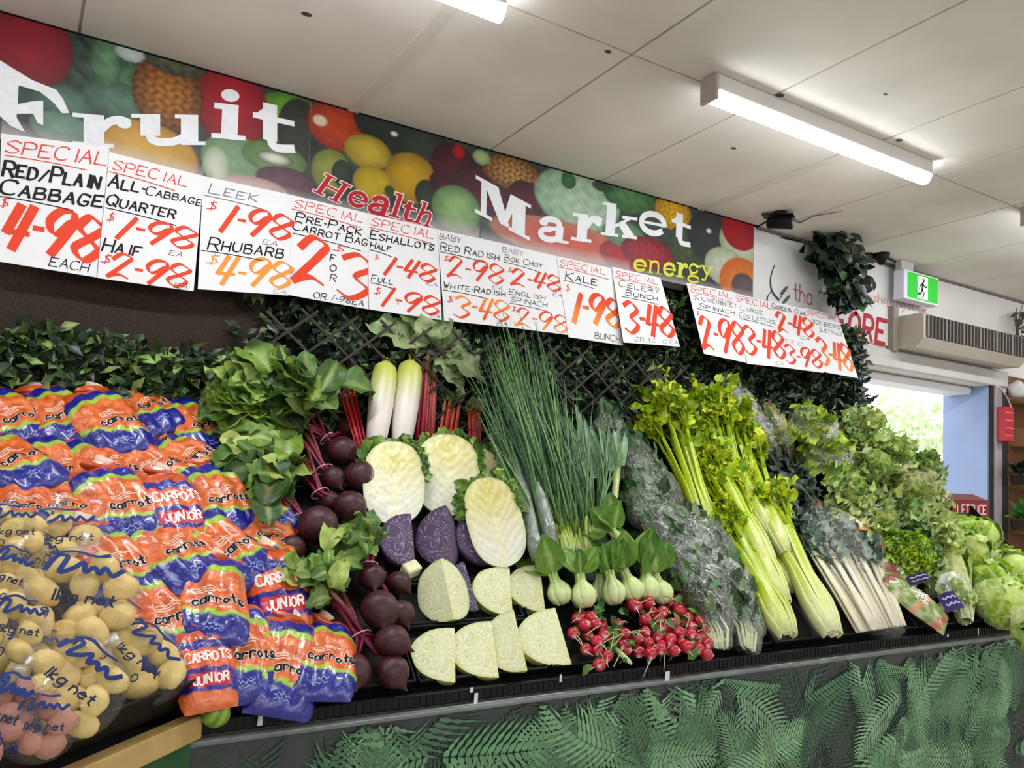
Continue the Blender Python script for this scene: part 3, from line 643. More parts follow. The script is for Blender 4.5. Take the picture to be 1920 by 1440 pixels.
# card: corners in the photograph tl tr bl br; lines (text, x0, y0, x1, height, colour, pen)
def sp(y=.86, h=.085, x1=.92): return ('SPECIAL', .04, y, x1, h, RD2, .13)
CARDS = [
 ('red and plain cabbage, each 4-98', (2, 250, 205, 276, -4, 490, 181, 520), [sp(.855, .1, .98), ('_', .04, .83, .8, .0, RD2, .01), ('RED/PLAIN', .02, .67, .93, .12, BLK, .2), ('CABBAGE', .0, .53, .98, .11, BLK, .2), ('_', 0, .505, .7, 0, BLK, .006), ('$', -.02, .42, .07, .09, RD2, .13), ('4-98', .05, .12, .97, .33, RED, .2), ('EACH', .5, .03, .9, .065, BLK, .15)]),
 ('all cabbage, quarter 1-98 and half 2-98', (205, 285, 382, 330, 182, 521, 363, 546), [sp(.87, .08, .82), ('_', .02, .845, .7, 0, RD2, .008), ('ALL-', .02, .73, .38, .1, BLK, .2), ('CABBAGE', .4, .735, 1.0, .07, BLK, .18), ('QUARTER', .02, .58, .72, .09, BLK, .2), ('_', .02, .555, .75, 0, BLK, .006), ('$', .02, .45, .1, .08, RD2, .13), ('1-98', .12, .34, .93, .18, RED, .2), ('HAIF', .02, .22, .4, .1, BLK, .18), ('EA', .7, .27, .84, .04, BLK, .13), ('$', .0, .12, .1, .08, RD2, .13), ('2-98', .1, .02, .9, .19, RED, .18), ('EA', .78, .01, .93, .04, BLK, .13)]),
 ('leek 1-98 above rhubarb in orange 4-98', (381, 330, 545, 365, 371, 542, 541, 554), [('LEEK', .06, .86, .6, .09, GRY, .14), ('_', .02, .83, .7, 0, GRY, .006), ('$', .03, .71, .14, .09, RD2, .13), ('1-98', .18, .54, .98, .24, RED, .19), ('EA', .68, .47, .85, .045, BLK, .13), ('RHUBARB', .08, .36, .92, .11, BLK, .16), ('_', .02, .34, .7, 0, BLK, .006), ('$', .04, .22, .18, .1, ORG, .13), ('4-98', .18, .06, .99, .25, ORG, .17), ('EA', .82, .01, .97, .04, GRY, .12)]),
 ('pre-pack carrot bag, 2 for 3', (545, 365, 690, 400, 541, 553, 691, 580), [sp(.885, .08), ('_', .02, .86, .9, 0, RD2, .006), ('PRE-PACK', .06, .755, .9, .085, BLK, .19), ('CARROT BAG', .03, .655, .98, .085, BLK, .17), ('_', .04, .62, .9, 0, BLK, .006), ('2', .06, .14, .42, .46, RED, .17), ('$', .5, .53, .66, .08, RD2, .13), ('F', .5, .42, .56, .07, BLK, .2), ('O', .5, .32, .57, .07, BLK, .2), ('R', .5, .22, .57, .07, BLK, .16), ('3', .58, .1, .96, .46, RED, .15), ('OR 1-98EA', .3, .02, .93, .06, BLK, .16)]),
 ('eshallots, half 1-48 and full 1-98', (690, 400, 821, 430, 692, 580, 828, 600), [sp(.88, .085), ('_', .02, .855, .9, 0, RD2, .006), ('ESHALLOTS', .02, .745, .92, .09, BLK, .19), ('HALF', .02, .64, .3, .065, BLK, .2), ('_', .02, .62, .32, 0, BLK, .006), ('$', .04, .52, .13, .07, RD2, .13), ('1-48', .18, .4, .9, .19, RED, .2), ('EA', .8, .36, .95, .04, BLK, .14), ('FULL', .03, .3, .32, .065, BLK, .16), ('_', .03, .28, .34, 0, BLK, .006), ('$', .04, .16, .14, .09, RD2, .13), ('1-98', .14, .05, .94, .2, RED, .18), ('EA', .84, .015, .97, .04, BLK, .13)]),
 ('baby red radish 2-98 and white radish 3-48', (820, 430, 938, 455, 833, 601, 957, 614), [('BABY', .02, .9, .35, .06, BLK, .13), ('RED RADISH', .02, .78, .94, .085, BLK, .14), ('_', .02, .755, .7, 0, BLK, .006), ('$', .04, .66, .12, .07, RD2, .13), ('2-98', .1, .5, .95, .23, RED, .14), ('EA', .78, .43, .94, .045, BLK, .13), ('WHITE-RADISH', .02, .36, .97, .07, BLK, .18), ('_', .02, .335, .7, 0, BLK, .006), ('$', .03, .2, .14, .09, RD2, .12), ('3-48', .14, .06, .97, .24, fade(RED, ORG, .06, .3), .15), ('EA', .8, .015, .95, .04, BLK, .13)]),
 ('baby bok choy 2-48 and english spinach 2-98', (938, 455, 1043, 480, 957, 614, 1066, 628), [('BABY', .02, .9, .38, .06, GRY, .13), ('BOK CHOY', .04, .8, .7, .07, BLK, .14), ('_', .02, .775, .6, 0, BLK, .006), ('$', .04, .66, .13, .07, RD2, .13), ('2-48', .1, .53, .96, .2, RED, .18), ('EA', .82, .47, .98, .045, BLK, .13), ('ENGLISH', .04, .4, .66, .065, BLK, .14), ('SPINACH', .06, .31, .68, .06, BLK, .14), ('_', .04, .29, .7, 0, BLK, .006), ('$', .04, .2, .12, .07, RD2, .13), ('2-98', .1, .03, .97, .22, fade(ORG, RED, .03, .2), .13)]),
 ('kale bunch 1-98 in fading red', (1043, 480, 1147, 503, 1066, 632, 1168, 648), [sp(.89, .075, .85), ('_', .02, .87, .9, 0, RD2, .006), ('KALE', .1, .73, .66, .1, BLK, .16), ('_', .06, .71, .6, 0, BLK, .006), ('$', .06, .58, .14, .1, RD2, .13), ('1-98', .1, .22, 1.0, .36, fade(ORG, RED, .22, .5), .2), ('BUNCH', .48, .04, .95, .075, BLK, .13)]),
 ('celery bunch 3-48, last of the long row', (1147, 500, 1238, 521, 1169, 642, 1275, 650), [sp(.88, .08, .9), ('_', .02, .86, .9, 0, RD2, .006), ('CELERY', .08, .75, .88, .085, BLK, .13), ('BUNCH', .18, .64, .8, .08, BLK, .17), ('_', .1, .615, .8, 0, BLK, .006), ('3-48', .06, .14, .95, .42, RED, .17), ('OR $2.50 EA', .2, .03, .98, .06, GRY, .12)]),
 ('silverbeet spinach 2-98, first of the angled group', (1287, 530, 1378, 548, 1320, 663, 1399, 680), [sp(.89, .08, .9), ('_', .02, .87, .9, 0, RD2, .006), ('SILVERBEET', .08, .77, .98, .07, BLK, .12), ('SPINACH', .14, .66, .9, .07, BLK, .14), ('_', .08, .64, .8, 0, BLK, .006), ('$', .04, .54, .1, .07, RD2, .12), ('2-98', .02, .1, .98, .45, RED, .14)]),
 ('large cos lettuce 3-48, second of the angled group', (1372, 548, 1445, 566, 1401, 682, 1478, 690), [sp(.88, .09, .98), ('LARGE', .12, .76, .68, .07, BLK, .11), ('COS LETTUCE', .06, .65, .98, .07, BLK, .11), ('_', .06, .63, .9, 0, BLK, .005), ('3-48', .02, .14, 1.0, .4, RED, .15), ('EA', .7, .03, .9, .05, GRY, .12)]),
 ('green oak lettuce 2-48 over 3-98, third of the angled group', (1442, 563, 1512, 580, 1476, 690, 1544, 699), [('GREEN OAK', .02, .88, .95, .08, BLK, .14), ('2-48', .02, .55, 1.0, .3, RED, .19), ('EA', .6, .48, .85, .05, BLK, .13), ('TRIO', .1, .37, .6, .06, BLK, .1), ('3-98', .02, .06, 1.0, .28, RED, .17)]),
 ('iceberg lettuce 3-48 in orange, end card by the ivy', (1508, 577, 1570, 592, 1542, 697, 1609, 709), [sp(.89, .08, .95), ('ICEBERG', .08, .77, .95, .08, BLK, .13), ('LETTUCE', .3, .66, .95, .07, BLK, .12), ('3-48', .02, .1, .95, .42, fade(ORG, RED, .05, .5), .16)]),
]
for i, (what, q, lines) in enumerate(CARDS):
    dt, db = .082+.002*(i % 3), .1+.003*(i % 3)
    if i > 8: dt, db = .082+.003*(12-i), .2+.003*(12-i)
    if i == 8: db = .13
    TLc, TRc, BLc, BRc = wallpt(q[0], q[1], dt), wallpt(q[2], q[3], dt), wallpt(q[4], q[5], db), wallpt(q[6], q[7], db)
    nrm = (TRc-TLc).cross(BLc-TLc).normalized()
    if nrm.y > 0: nrm = -nrm
    t = thing('price_card', 'white hand-lettered card for '+what, 'price card', (BLc+BRc)/2, 'price cards under the banner')
    g = lambda x, y, e=0: (BLc*(1-x)+BRc*x)*(1-y)+(TLc*(1-x)+TRc*x)*y+nrm*e
    k = MB(); c4 = [(0, 0), (1, 0), (1, 1), (0, 1)]
    ng = 8; q_ = [(i/ng, j/ng) for j in range(ng+1) for i in range(ng+1)]; k.add([g(x, y) for x, y in q_]+[g(x, y, -.0012) for x, y in q_], [tuple(e+o_*81 for e in (j*9+i, j*9+i+1, j*9+i+10, j*9+i+9)) for o_ in (0, 1) for j in range(ng) for i in range(ng)], WHITE); k.build('card', M_CARD, t, smooth=False)
    asp = ((BRc-BLc).length+(TRc-TLc).length)/((TLc-BLc).length+(TRc-BRc).length)
    LIFT[0] = nrm; f = lambda x, y: g(x, y, .0008); made = []; head = False
    for tx, x0, y0, x1, h, c, w_ in lines:
        big = h > .15 and tx not in '$'
        if tx == '_':
            if not made: made.append(['underline', MB(), c])
            pts = [(x0+(x1-x0)*j/6, y0-(.03*(j/6)**2)) for j in range(7)]; ribbon(made[-1][1], [(a*asp, b_) for a, b_ in pts], lambda x, y: f(x/asp, y), .008, c); continue
        nm = 'special_lettering' if tx == 'SPECIAL' else 'price_figures' if big else 'dollar_sign' if tx == '$' else 'unit_note' if h < .062 or tx.startswith('OR ') or tx in ('EACH', 'BUNCH') and y0 < .1 else 'name_lettering'
        k = MB(); made.append([nm, k, c])
        write(k, tx, f, x0, y0, x1, h, c, w_, ang=rad(150) if big else rad(35), thin=.25 if big else .45, slant=.22 if big else .2, asp=asp, seg=4 if callable(c) else 1, wob=.05, gap=.16 if big else .24, caps=.76 if nm == 'name_lettering' else 1.0)
    for nm, k, c in made: k.build(nm, M_INK, t, smooth=False)
# ---------------------------------------------------------------- dark mesh cloth, hedges, lattice, ivy
M_CLOTH = mat('shade_cloth', .9, .1, .3, 180, .5, 260, col='#3d332c')
k = MB(); box(k, (-1.2, -.02, 1.2), (.72, -.004, 2.40)); o = k.build('shade_cloth', M_CLOTH, smooth=False, loc=V(-.3, -.01, 1.2)); tag(o, 'dark brown mesh cloth on the wall behind the carrot bags', 'cloth')
def hedge(name, label, n, reg, cols, L=.05, dens=None, seed=1):
    random.seed(seed); k = MB()
    for i in range(n):
        x, z, y = reg()
        d = V(random.uniform(-1, 1), random.uniform(-1.0, -.1), random.uniform(-1, .8)); nn = V(random.uniform(-.7, .7), -1, random.uniform(-.2, 1.1))
        c = jit(random.choices(cols, [5, 4, 3, 1.6])[0], .25)
        leaf(k, V(x, y, z), d, nn, L*random.uniform(.6, 1.3), L*random.uniform(.35, .6), c, jit(c, .2), curl=random.uniform(-.4, .9), fold=.35, seg=2, nc=1)
    o = k.build(name, M_HEDGE, loc=V(0, -.02, 1.5)); tag(o, label, 'hedge', kind='stuff'); return o
HC = [C('#1f2f1f'), C('#334a2b'), C('#54703c'), C('#86a055')]
def r1():
    x = random.uniform(-.6, .8); zt = 1.865+.015*math.sin(x*11)+.01*math.sin(x*29); z = zt-abs(random.gauss(0, .16))
    return x, z, -.03-random.uniform(0, .07)
hedge('artificial_hedge', 'low dark green leafy hedge strip behind the carrot bags', 2600, r1, HC, .06, seed=2)
HC2 = [C('#16221a'), C('#243725'), C('#3d5635'), C('#6f8a50')]
def r2():
    x = random.uniform(.62, 4.08); z = random.uniform(1.5, 2.38)
    if x < .85 and random.random() < .6: x += .3
    return x, z, -.015-random.uniform(0, .06)*(1 if z < 2.0 else .15)
hedge('artificial_hedge', 'tall dark leafy hedge wall behind the lattice and the celery', 11000, r2, HC2, .055, seed=3)
k = MB(); box(k, (.72, -.018, 1.45), (4.0, -.002, 2.41)); o = k.build('hedge_backing', mat('hedge_backing', .9, .1, .2, 30, col='#0c100d'), smooth=False, loc=V(2, -.01, 1.5)); tag(o, 'black backing sheet on the wall behind the leaf hedge', 'backing sheet')
random.seed(11)
def ivy(name, label, pts, n, L, spread, cols, low=None):
    t = thing(name, label, 'ivy', pts[0])
    k = MB(); P = []
    for a, b_ in zip(pts[:-1], pts[1:]): P += [a.lerp(b_, i/8) for i in range(8)]
    P.append(pts[-1]); tube(k, P, .006, C('#3a2f22'), 5); k.build('stem', M_MATTE, t)
    k = MB()
    for i in range(n):
        p = random.choice(P)+V(random.gauss(0, spread), -abs(random.gauss(0, spread*.7)), random.gauss(0, spread)); p.z = min(p.z, CEIL-.01); p.y = min(p.y, -.02)
        if low: p.z = max(p.z, wallpt(1575, low, .1).z+.05)
        c = jit(random.choices(cols, [4, 4, 2, 1])[0], .2)
        leaf(k, p, V(random.uniform(-1, 1), random.uniform(-.7, .1), random.uniform(-1.3, .2)), V(random.uniform(-.5, .5), -1, random.uniform(0, .8)), L*random.uniform(.7, 1.3), L*random.uniform(.6, .95), c, jit(c, .2), curl=.5, fold=.25, seg=3, nc=1, mt=0)
    o = k.build('foliage', M_HEDGE, t); o['kind'] = 'stuff'
IC = [C('#121a14'), C('#1d2b20'), C('#30462f'), C('#5b7a48')]
ivy('hanging_ivy', 'dark leafy ivy hanging from the ceiling in front of the thank-you board', [wallpt(1530, 462, .1), wallpt(1560, 478, .1), wallpt(1572, 525, .12), wallpt(1576, 552, .11)], 520, .075, .06, IC, 583)
ivy('trailing_ivy', 'thin ivy strand running down beside the end price card', [wallpt(1588, 640, .02), wallpt(1598, 665, .03), wallpt(1606, 690, .05), wallpt(1606, 740, .08), wallpt(1618, 800, .08)], 170, .036, .012, IC)
k = MB(); la = C('#383129'); x0, x1, z0, z1 = .70, 2.75, 1.5, 2.045; st = .118
def clip(px, pz, dx, dz):
    ts = []
    lo, hi = -9, 9
    for p, d, a, b_ in ((px, dx, x0, x1), (pz, dz, z0, z1)):
        u, v = (a-p)/d, (b_-p)/d; lo = max(lo, min(u, v)); hi = min(hi, max(u, v))
    return lo, hi
for sgn in (1, -1):
    dx, dz = math.cos(rad(40)), sgn*math.sin(rad(40)); i = -20
    for i in range(-20, 40):
        px, pz = x0+i*st*1.25, (z0+z1)/2; lo, hi = clip(px, pz, dx, dz)
        if hi-lo < .05: continue
        c = V(px+dx*(lo+hi)/2, -.105-(.004 if sgn > 0 else 0), pz+dz*(lo+hi)/2)
        obox(k, c, V(dx, 0, dz), V(0, 1, 0), V(-dz, 0, dx), (hi-lo)/2, .0035, .0045, jit(la, .15))
for x, z in ((.75, 2.02), (2.6, 2.02), (1.6, 2.03)): box(k, (x-.006, -.105, z-.006), (x+.006, -.02, z+.006), la)
o = k.build('lattice_trellis', M_MATTE, smooth=False, loc=V(.7, -.1, 1.55)); tag(o, 'dark diamond lattice trellis fixed over the leaf hedge', 'trellis')
# ---------------------------------------------------------------- the display stand
BX0, BX1 = .36, 4.75
t = thing('display_stand', 'long sloping vegetable stand with a fern-printed front panel', 'display stand', V(BX0, FRY, 0))
k = MB(); box(k, (BX0+.0, FRY+.0, 0), (BX1, -.03, FRZ-.03)); k.build('cabinet', mat('stand_cabinet', .7, .2, .05, 5, col='#2c2c2c'), t, smooth=False)
k = MB(); ye = -.115; ze = FRZ+(ye-FRY)*math.tan(SL)
k.add([V(x if y < -.5 or x < 0 else 4.06, y, z) for x in (-.5, BX1) for y, z in ((FRY, FRZ-.004), (ye, ze), (ye, FRZ-.03), (FRY, FRZ-.03))], [(0, 1, 2, 3), (7, 6, 5, 4), (0, 4, 5, 1), (1, 5, 6, 2), (2, 6, 7, 3), (3, 7, 4, 0)], WHITE)
k.build('sloping_bed', mat('bed_black', .7, .2, .2, 30, .1, 200, col='#0b0b0c'), t, smooth=False)
k = MB(); box(k, (BX0, FRY-.035, FRZ-.03), (BX1, FRY+.02, FRZ+.006), bev=.004)
for i in range(220):
    x = BX0+.02+i*(BX1-BX0-.04)/219; box(k, (x-.003, FRY-.037, FRZ-.026), (x+.003, FRY-.0345, FRZ+.002))
k.build('front_rail', M_BLACK, t, smooth=False)
PY = FRY-.03
k = MB(); box(k, (BX0+.0, PY, 0), (BX1, PY+.02, FRZ-.031)); k.build('front_panel', mat('panel_dark', .35, .5, .3, 14, .02, 30, col='#303735', coat=.2), t, smooth=False)
k = MB(); n = 60; vs = []
for i in range(n+1):
    x = BX0+(BX1-BX0)*i/n
    for a in range(7): th = PI/2*a/6; vs.append(V(x, PY-.006+.0*a-.010*math.sin(th)-.0, FRZ-.031-.014*(1-math.cos(th))-.004))
    vs.append(V(x, PY-.016, FRZ-.052))
k.add(vs, [(i*8+j, (i+1)*8+j, (i+1)*8+j+1, i*8+j+1) for i in range(n) for j in range(7)], WHITE); 
k.build('edge_strip', mat('edge_plastic', .25, .6, .3, 9, col='#646b67', coat=.5), t)
def fern(k, f, x, y, ang, L, c, lay, curv=.3, dens=22, ymax=FRZ-.062):
    """a printed fern frond: tapering leaflets both sides of a bent stalk"""
    px, py, a = x, y, ang; n = dens
    for i in range(n):
        tt = i/n; px += math.cos(a)*L/n; py += math.sin(a)*L/n; a += curv/n
        l = L*.42*(math.sin(PI*(tt*.86+.12)))**.8*(1-tt*.35)
        for s in (1, -1):
            b_ = a+s*(1.05-.25*tt); ux, uy = math.cos(b_), math.sin(b_); vx, vy = -uy, ux; w_ = L/n*.46; cc = jit(c, .16); m = 7
            if py+uy*l > ymax or py > ymax: continue
            up, dn = [], []
            for j in range(m+1):
                q = j/m; h = w_*(1-q)**.7*(1 if j % 2 else .45); bx, by = px+ux*l*q-math.sin(b_)*0, py+uy*l*q
                bend = -l*.12*q*q*s; bx += vx*bend; by += vy*bend
                up.append(f(bx+vx*h, by+vy*h, lay)); dn.append(f(bx-vx*h, by-vy*h, lay))
            k.add(up+dn, [(j, j+1, m+1+j+1, m+1+j) for j in range(m)], cc)
    return
random.seed(21); k = MB(); fp = lambda x, y, e: V(x, PY-.0006-e, y)
GR = [C('#34483b'), C('#4a6f51'), C('#5f8a62'), C('#7ba57a')]
for i in range(420):
    x = random.uniform(BX0+.1, BX1-.1); y = random.uniform(.3, .84); L = random.uniform(.2, .4)
    fade_x = abs(math.sin(x*2.1+.6)); c = GR[0] if i < 170 else random.choice(GR[1:])
    if i >= 170 and fade_x < .35: continue
    aa = random.choice([random.uniform(-.5, .7), random.uniform(2.4, 3.7), random.uniform(.9, 2.2), random.uniform(3.9, 5.4)])
    ex, ey = x+L*math.cos(aa), y+L*math.sin(aa)
    if min(ex, x) < BX0+.09: continue
    fern(k, fp, x, y, aa, L, jit(c, .15), .00003*i, random.uniform(-.7, .7), random.randint(15, 22))
k.build('fern_print', M_FERN, t, smooth=False)
k = MB()
for x, y, w_, h in ((488, 1352, .012, .022), (1287, 1190, .0, .0), (1052, 1272, .008, .022), (1252, 1268, .02, .03), (893, 1310, .012, .03), (1835, 1185, .008, .03), (1778, 1192, .012, .01), (885, 1294, .01, .014), (1273, 1330, .012, .012)):
    if w_ == 0: continue
    v = ray(x, y); p = CAM+v*((PY-.019-CAM.y)/v.y); pz = p.z
    k.add([V(p.x-w_/2, -.0008+PY-(.016 if pz > FRZ-.06 else .0), pz-h/2), V(p.x+w_/2, -.0008+PY-(.016 if pz > FRZ-.06 else .0), pz-h/2), V(p.x+w_*.55, -.0008+PY-(.016 if pz > FRZ-.06 else .0), pz+h/2), V(p.x-w_*.4, -.0008+PY-(.016 if pz > FRZ-.06 else .0), pz+h/2)], [(0, 1, 2, 3)], WHITE)
k.build('paper_scrap', mat('scrap', .7, .2, .05, 9, col='#dcdedc'), t, smooth=False)
# the angled corner stand under the potatoes
t = thing('corner_stand', 'angled corner stand with bright fern-printed front under the potatoes', 'display stand', V(CO.x, CO.y, 0))
A0, A1 = CO+CE*-1.1, CO+CE*.0
k = MB(); zt = CO.z-.035
bk = [A0, A1, V(A1.x-.005, -.888, 0), V(A0.x, -.888, 0)]
k.add([V(p.x, p.y, 0) for p in bk]+[V(p.x, p.y, zt) for p in bk], [(0, 1, 5, 4), (1, 2, 6, 5), (2, 3, 7, 6), (3, 0, 4, 7), (4, 5, 6, 7)], WHITE); k.build('cabinet', mat('stand_cabinet'), t, smooth=False)
k = MB(); dn = CE.cross(V(0, 0, 1)); c = (A0+A1)/2; c.z = (zt-.03)/2; obox(k, c+dn*.012, CE, dn, V(0, 0, 1), .55, .008, (zt-.03)/2, WHITE); k.build('front_panel', mat('panel_green', .35, .5, .3, 10, col='#2f5a34', coat=.2), t, smooth=False)
k = MB(); f2 = lambda x, y, e: V(A0.x, A0.y, 0)+CE*x+dn*(.0206+e)+V(0, 0, y)
random.seed(5)
for i in range(70): fern(k, f2, random.uniform(.3, .95), random.uniform(.4, .75), random.uniform(0, 2.8), random.uniform(.1, .16), jit(C('#5f9a56'), .3), .00003*i, random.uniform(-.6, .6), 18)
k.build('fern_print', M_FERN, t, smooth=False)
k = MB(); W1 = CO+CE*.55*0
for s0, s1 in ((-1.1, .0),): 
    c = CO+CE*((s0+s1)/2)+dn*.028; c.z = zt-.004; obox(k, c, CE, dn, V(0, 0, 1), (s1-s0)/2, .02, .026, WHITE, bev=.003)
k.build('timber_rail', mat('pale_timber', .6, .3, .18, 9, .1, 60, col='#b8995f'), t, smooth=False)
def tray(name, label, O, X, Y, N, w_, l, h=.035, cat='produce tray', group='black produce trays', front=None):
    """a black plastic tray: a floor and four rims, its front rim at O"""
    k = MB(); e = .004; obox(k, O+X*(w_/2)+Y*(l/2)+N*.002, X, Y, N, w_/2, l/2, .002)
    hf = front or h
    obox(k, O+X*(w_/2)+N*(hf/2)+Y*e, X, Y, N, w_/2, e, hf/2, bev=.002); obox(k, O+X*(w_/2)+Y*(l-e)+N*(h/2), X, Y, N, w_/2, e, h/2, bev=.002)
    for s in (e, w_-e): obox(k, O+X*s+Y*(l/2)+N*(h/2), X, Y, N, e, l/2, h/2, bev=.002)
    o = k.build(name, M_BLACK, smooth=False, loc=O); tag(o, label, cat, group); return o
tray('produce_tray', 'black tray with a deep front lip holding the bagged potatoes', CO+CE*-1.05+CN*.004, CE, CVv, CN, 1.04, .5, .05, front=.085)
TX = [(.52, 'beetroot'), (.955, 0), (1.385, 'baby radishes'), (1.93, 'wrapped spinach sleeves'), (2.36, 'front celery bunches'), (2.72, 'white stalked silverbeet'), (3.25, 'bagged salad and cos'), (3.9, 'iceberg lettuces'), (4.6, None)]
for (a, lb), (b_, _) in zip(TX[:-1], TX[1:]):
    if lb: tray('produce_tray', 'long black tray under the '+lb, BO+BU*(a+.004)+BV*.012+BN*.004, BU, BV, BN, b_-a-.008, .74)
    else:
        for i, (y, l, q) in enumerate(((.012, .185, 'front row of pale cabbage quarters'), (.2, .15, 'second row of cabbage quarters'), (.354, .4, 'purple cabbage and wombok halves'))):
            tray('produce_tray', 'black tray under the '+q, BO+BU*(a+.004)+BV*y+BN*.004, BU, BV, BN, b_-a-.008, l, .03)
# ---------------------------------------------------------------- timber shelves past the doorway
M_WOOD = mat('shelf_timber', .6, .3, .25, 7, .1, 40, col='#6b4428'); SX0, SX1 = 5.64, 6.6
t = thing('timber_shelf', 'brown timber shelf unit beyond the doorway', 'shelf', V(SX0, -.02, 0))
k = MB(); box(k, (SX0, -.012, .2), (SX1, -.004, 2.3)); k.build('back_panel', M_WOOD, t, smooth=False)
for z in (.5, .75, *[wallpt(1905, y, .2).z for y in (1000, 912, 828, 742)]):
    k = MB(); box(k, (SX0+.02, -.2, z-.012), (SX1, -.012, z+.012), bev=.003); k.build('shelf_board', mat('shelf_edge', .6, .3, .25, 7, col='#94703f'), t, smooth=False)
for x in (SX1,):
    k = MB(); box(k, (x, -.2, .0), (x+.02, -.004, 2.3), bev=.003); k.build('side_panel', M_WOOD, t, smooth=False)
def shelfp(px, py, z): return None
ra, rb = wallpt(1886, 824, .09), wallpt(1901, 764, .09); ra.z = wallpt(1905, 828, .2).z+.0125
k = MB(); box(k, (ra.x, -.09, ra.z), (rb.x, -.03, rb.z), bev=.004); o = k.build('red_packet', mat('red_packet', .4, .4, .05, 9, col='#b01c2a'), smooth=False, loc=V(ra.x, -.06, ra.z))
tag(o, 'tall red packet with pale bars on the timber shelf', 'packet')
kk = MB()
for i in range(4):
    zz = ra.z+(rb.z-ra.z)*(.15+.22*i); kk.add([V(ra.x+.006, -.0912, zz), V(rb.x-.006, -.0912, zz), V(rb.x-.006, -.0912, zz+.007), V(ra.x+.006, -.0912, zz+.007)], [(0, 1, 2, 3)], C('#d8868c'))
kk.build('label_bar', M_INK, o, smooth=False)
random.seed(31)
def pot_plant(x, z, lb, h, col, n=60):
    t = thing('potted_plant', lb, 'potted plant', V(x, -.11, z), 'plants on the timber shelf')
    k = MB(); lathe(k, [(0, 0), (.035, 0), (.045, .07), (.048, .07), (.04, .06), (0, .06)], Matrix.Translation((x, -.11, z)), C('#3a302a'), 14); k.build('pot', M_MATTE, t)
    k = MB()
    for i in range(n):
        p = V(x, -.11, z+.07)+V(random.uniform(-.02, .02), random.uniform(-.02, .02), 0); d = V(random.uniform(-1, 1), random.uniform(-.8, .1), random.uniform(.1, 1))
        leaf(k, p+d*random.uniform(0, h*.5), d, V(0, -.3, 1), random.uniform(.4, .8)*h, .035, jit(col, .3), jit(col, .2), curl=1, seg=4, nc=1)
    k.build('foliage', M_LEAF, t)
zs = [wallpt(1905, y, .2).z+.0125 for y in (1000, 912, 828, 742)]
pot_plant(wallpt(1908, 880, .11).x, zs[1], 'dark leafy pot plant on the shelf below the red packet', .14, C('#26402a')); pot_plant(wallpt(1908, 960, .11).x, zs[0], 'pale green potted plant on the lower timber shelf', .15, C('#4f8a4a')); pot_plant(wallpt(1915, 1040, .11).x, .7625, 'small green pot plant on the lowest shelf in view', .12, C('#3f6b3c'))
p = V(wallpt(1908, 730, .11).x, -.11, zs[3]); k = MB(); ball(k, Matrix.Translation(p+V(0, 0, .055)) @ Matrix.Diagonal((.055, .05, .055, 1)), C('#c9c9c4'), wob=.3); lathe(k, [(0, 0), (.03, 0), (.035, .02), (0, .02)], Matrix.Translation(p), C('#9a9a95'), 10)
o = k.build('white_ornament', M_MATTE, loc=p); tag(o, 'small white rounded ornament on the upper timber shelf', 'ornament')
k = MB(); a = wallpt(1866, 722, .02); tube(k, quadcurve(a, a+V(.09, -.03, -.03), a+V(.16, -.03, -.18), 8), .006, C('#c9c4c0'), 6); o = k.build('white_cable', M_MATTE, loc=a); tag(o, 'short white cable drooping from the door jamb corner', 'cable')
t = thing('twig_plant', 'bare twig and dark leaves at the far right above the air curtain', 'plant', wallpt(1912, 650, .06)); k = MB(); a = wallpt(1908, 640, .06)
for q in ((1905, 575), (1900, 588), (1918, 570), (1926, 590)): tube(k, quadcurve(a, wallpt(1906, 605, .07), wallpt(*q, .1), 6), [.008, .007, .006, .005, .004, .003, .002], C('#4a4238'), 5)
k.build('branch', M_MATTE, t); k = MB()
for i in range(50): leaf(k, wallpt(1918+random.uniform(-8, 30), 612+random.uniform(-28, 30), .08), rvec(), V(0, -1, .3), .06, .03, jit(C('#2c3a26'), .3), jit(C('#3a4a2f'), .3), seg=2, nc=1)
k.build('foliage', M_HEDGE, t)
# red lettuce carton beyond the lettuces
a, b_ = V(4.62, -.33, 0), V(4.98, -.33, 0)
p = plpt(1795, 972, V(0, -.34, 0), V(0, 1, 0)); q = plpt(1850, 985, V(0, -.34, 0), V(0, 1, 0)); tp = plpt(1795, 938, V(0, -.34, 0), V(0, 1, 0))
t = thing('lettuce_carton', 'red cardboard carton with white LETTUCE lettering behind the icebergs', 'carton', V(p.x, -.34, p.z-.16)); x0, x1, z0, z1 = p.x-.05, q.x+.02, p.z-.16, tp.z
k = MB(); box(k, (x0, -.34, z0), (x1, -.1, z1), bev=.003); k.build('box_body', mat('red_card', .7, .2, .08, 12, col='#8e2a2c'), t, smooth=False)
k = MB(); k.add([V(x0, -.34, z1), V(x1, -.34, z1), V(x1+.0, -.25, z1+.035), V(x0, -.25, z1+.035), V(x0, -.34, z1+.003), V(x1, -.34, z1+.003), V(x1, -.25, z1+.038), V(x0, -.25, z1+.038)], [(0, 1, 2, 3), (7, 6, 5, 4), (0, 4, 5, 1), (2, 6, 7, 3)], C('#6d3a34')); k.build('flap', M_MATTE, t, smooth=False)
k = MB(); write(k, 'LETTUCE', lambda x, y: V(x, -.3415, y), x0+.05, z1-.075, x1-.03, .05, C('#e6dcd6'), .16, slant=0, wob=0); k.build('lettering', M_INK, t, smooth=False)
# carton stands on a crate at the stand's end
k = MB(); box(k, (x0-.05, -.36, FRZ-.03+.0), (x1+.02, -.09, z0-.001), bev=.004); o = k.build('plastic_crate', M_BLACK, smooth=False, loc=V(x0, -.2, FRZ)); tag(o, 'black crate under the red lettuce carton, mostly behind lettuces', 'crate')
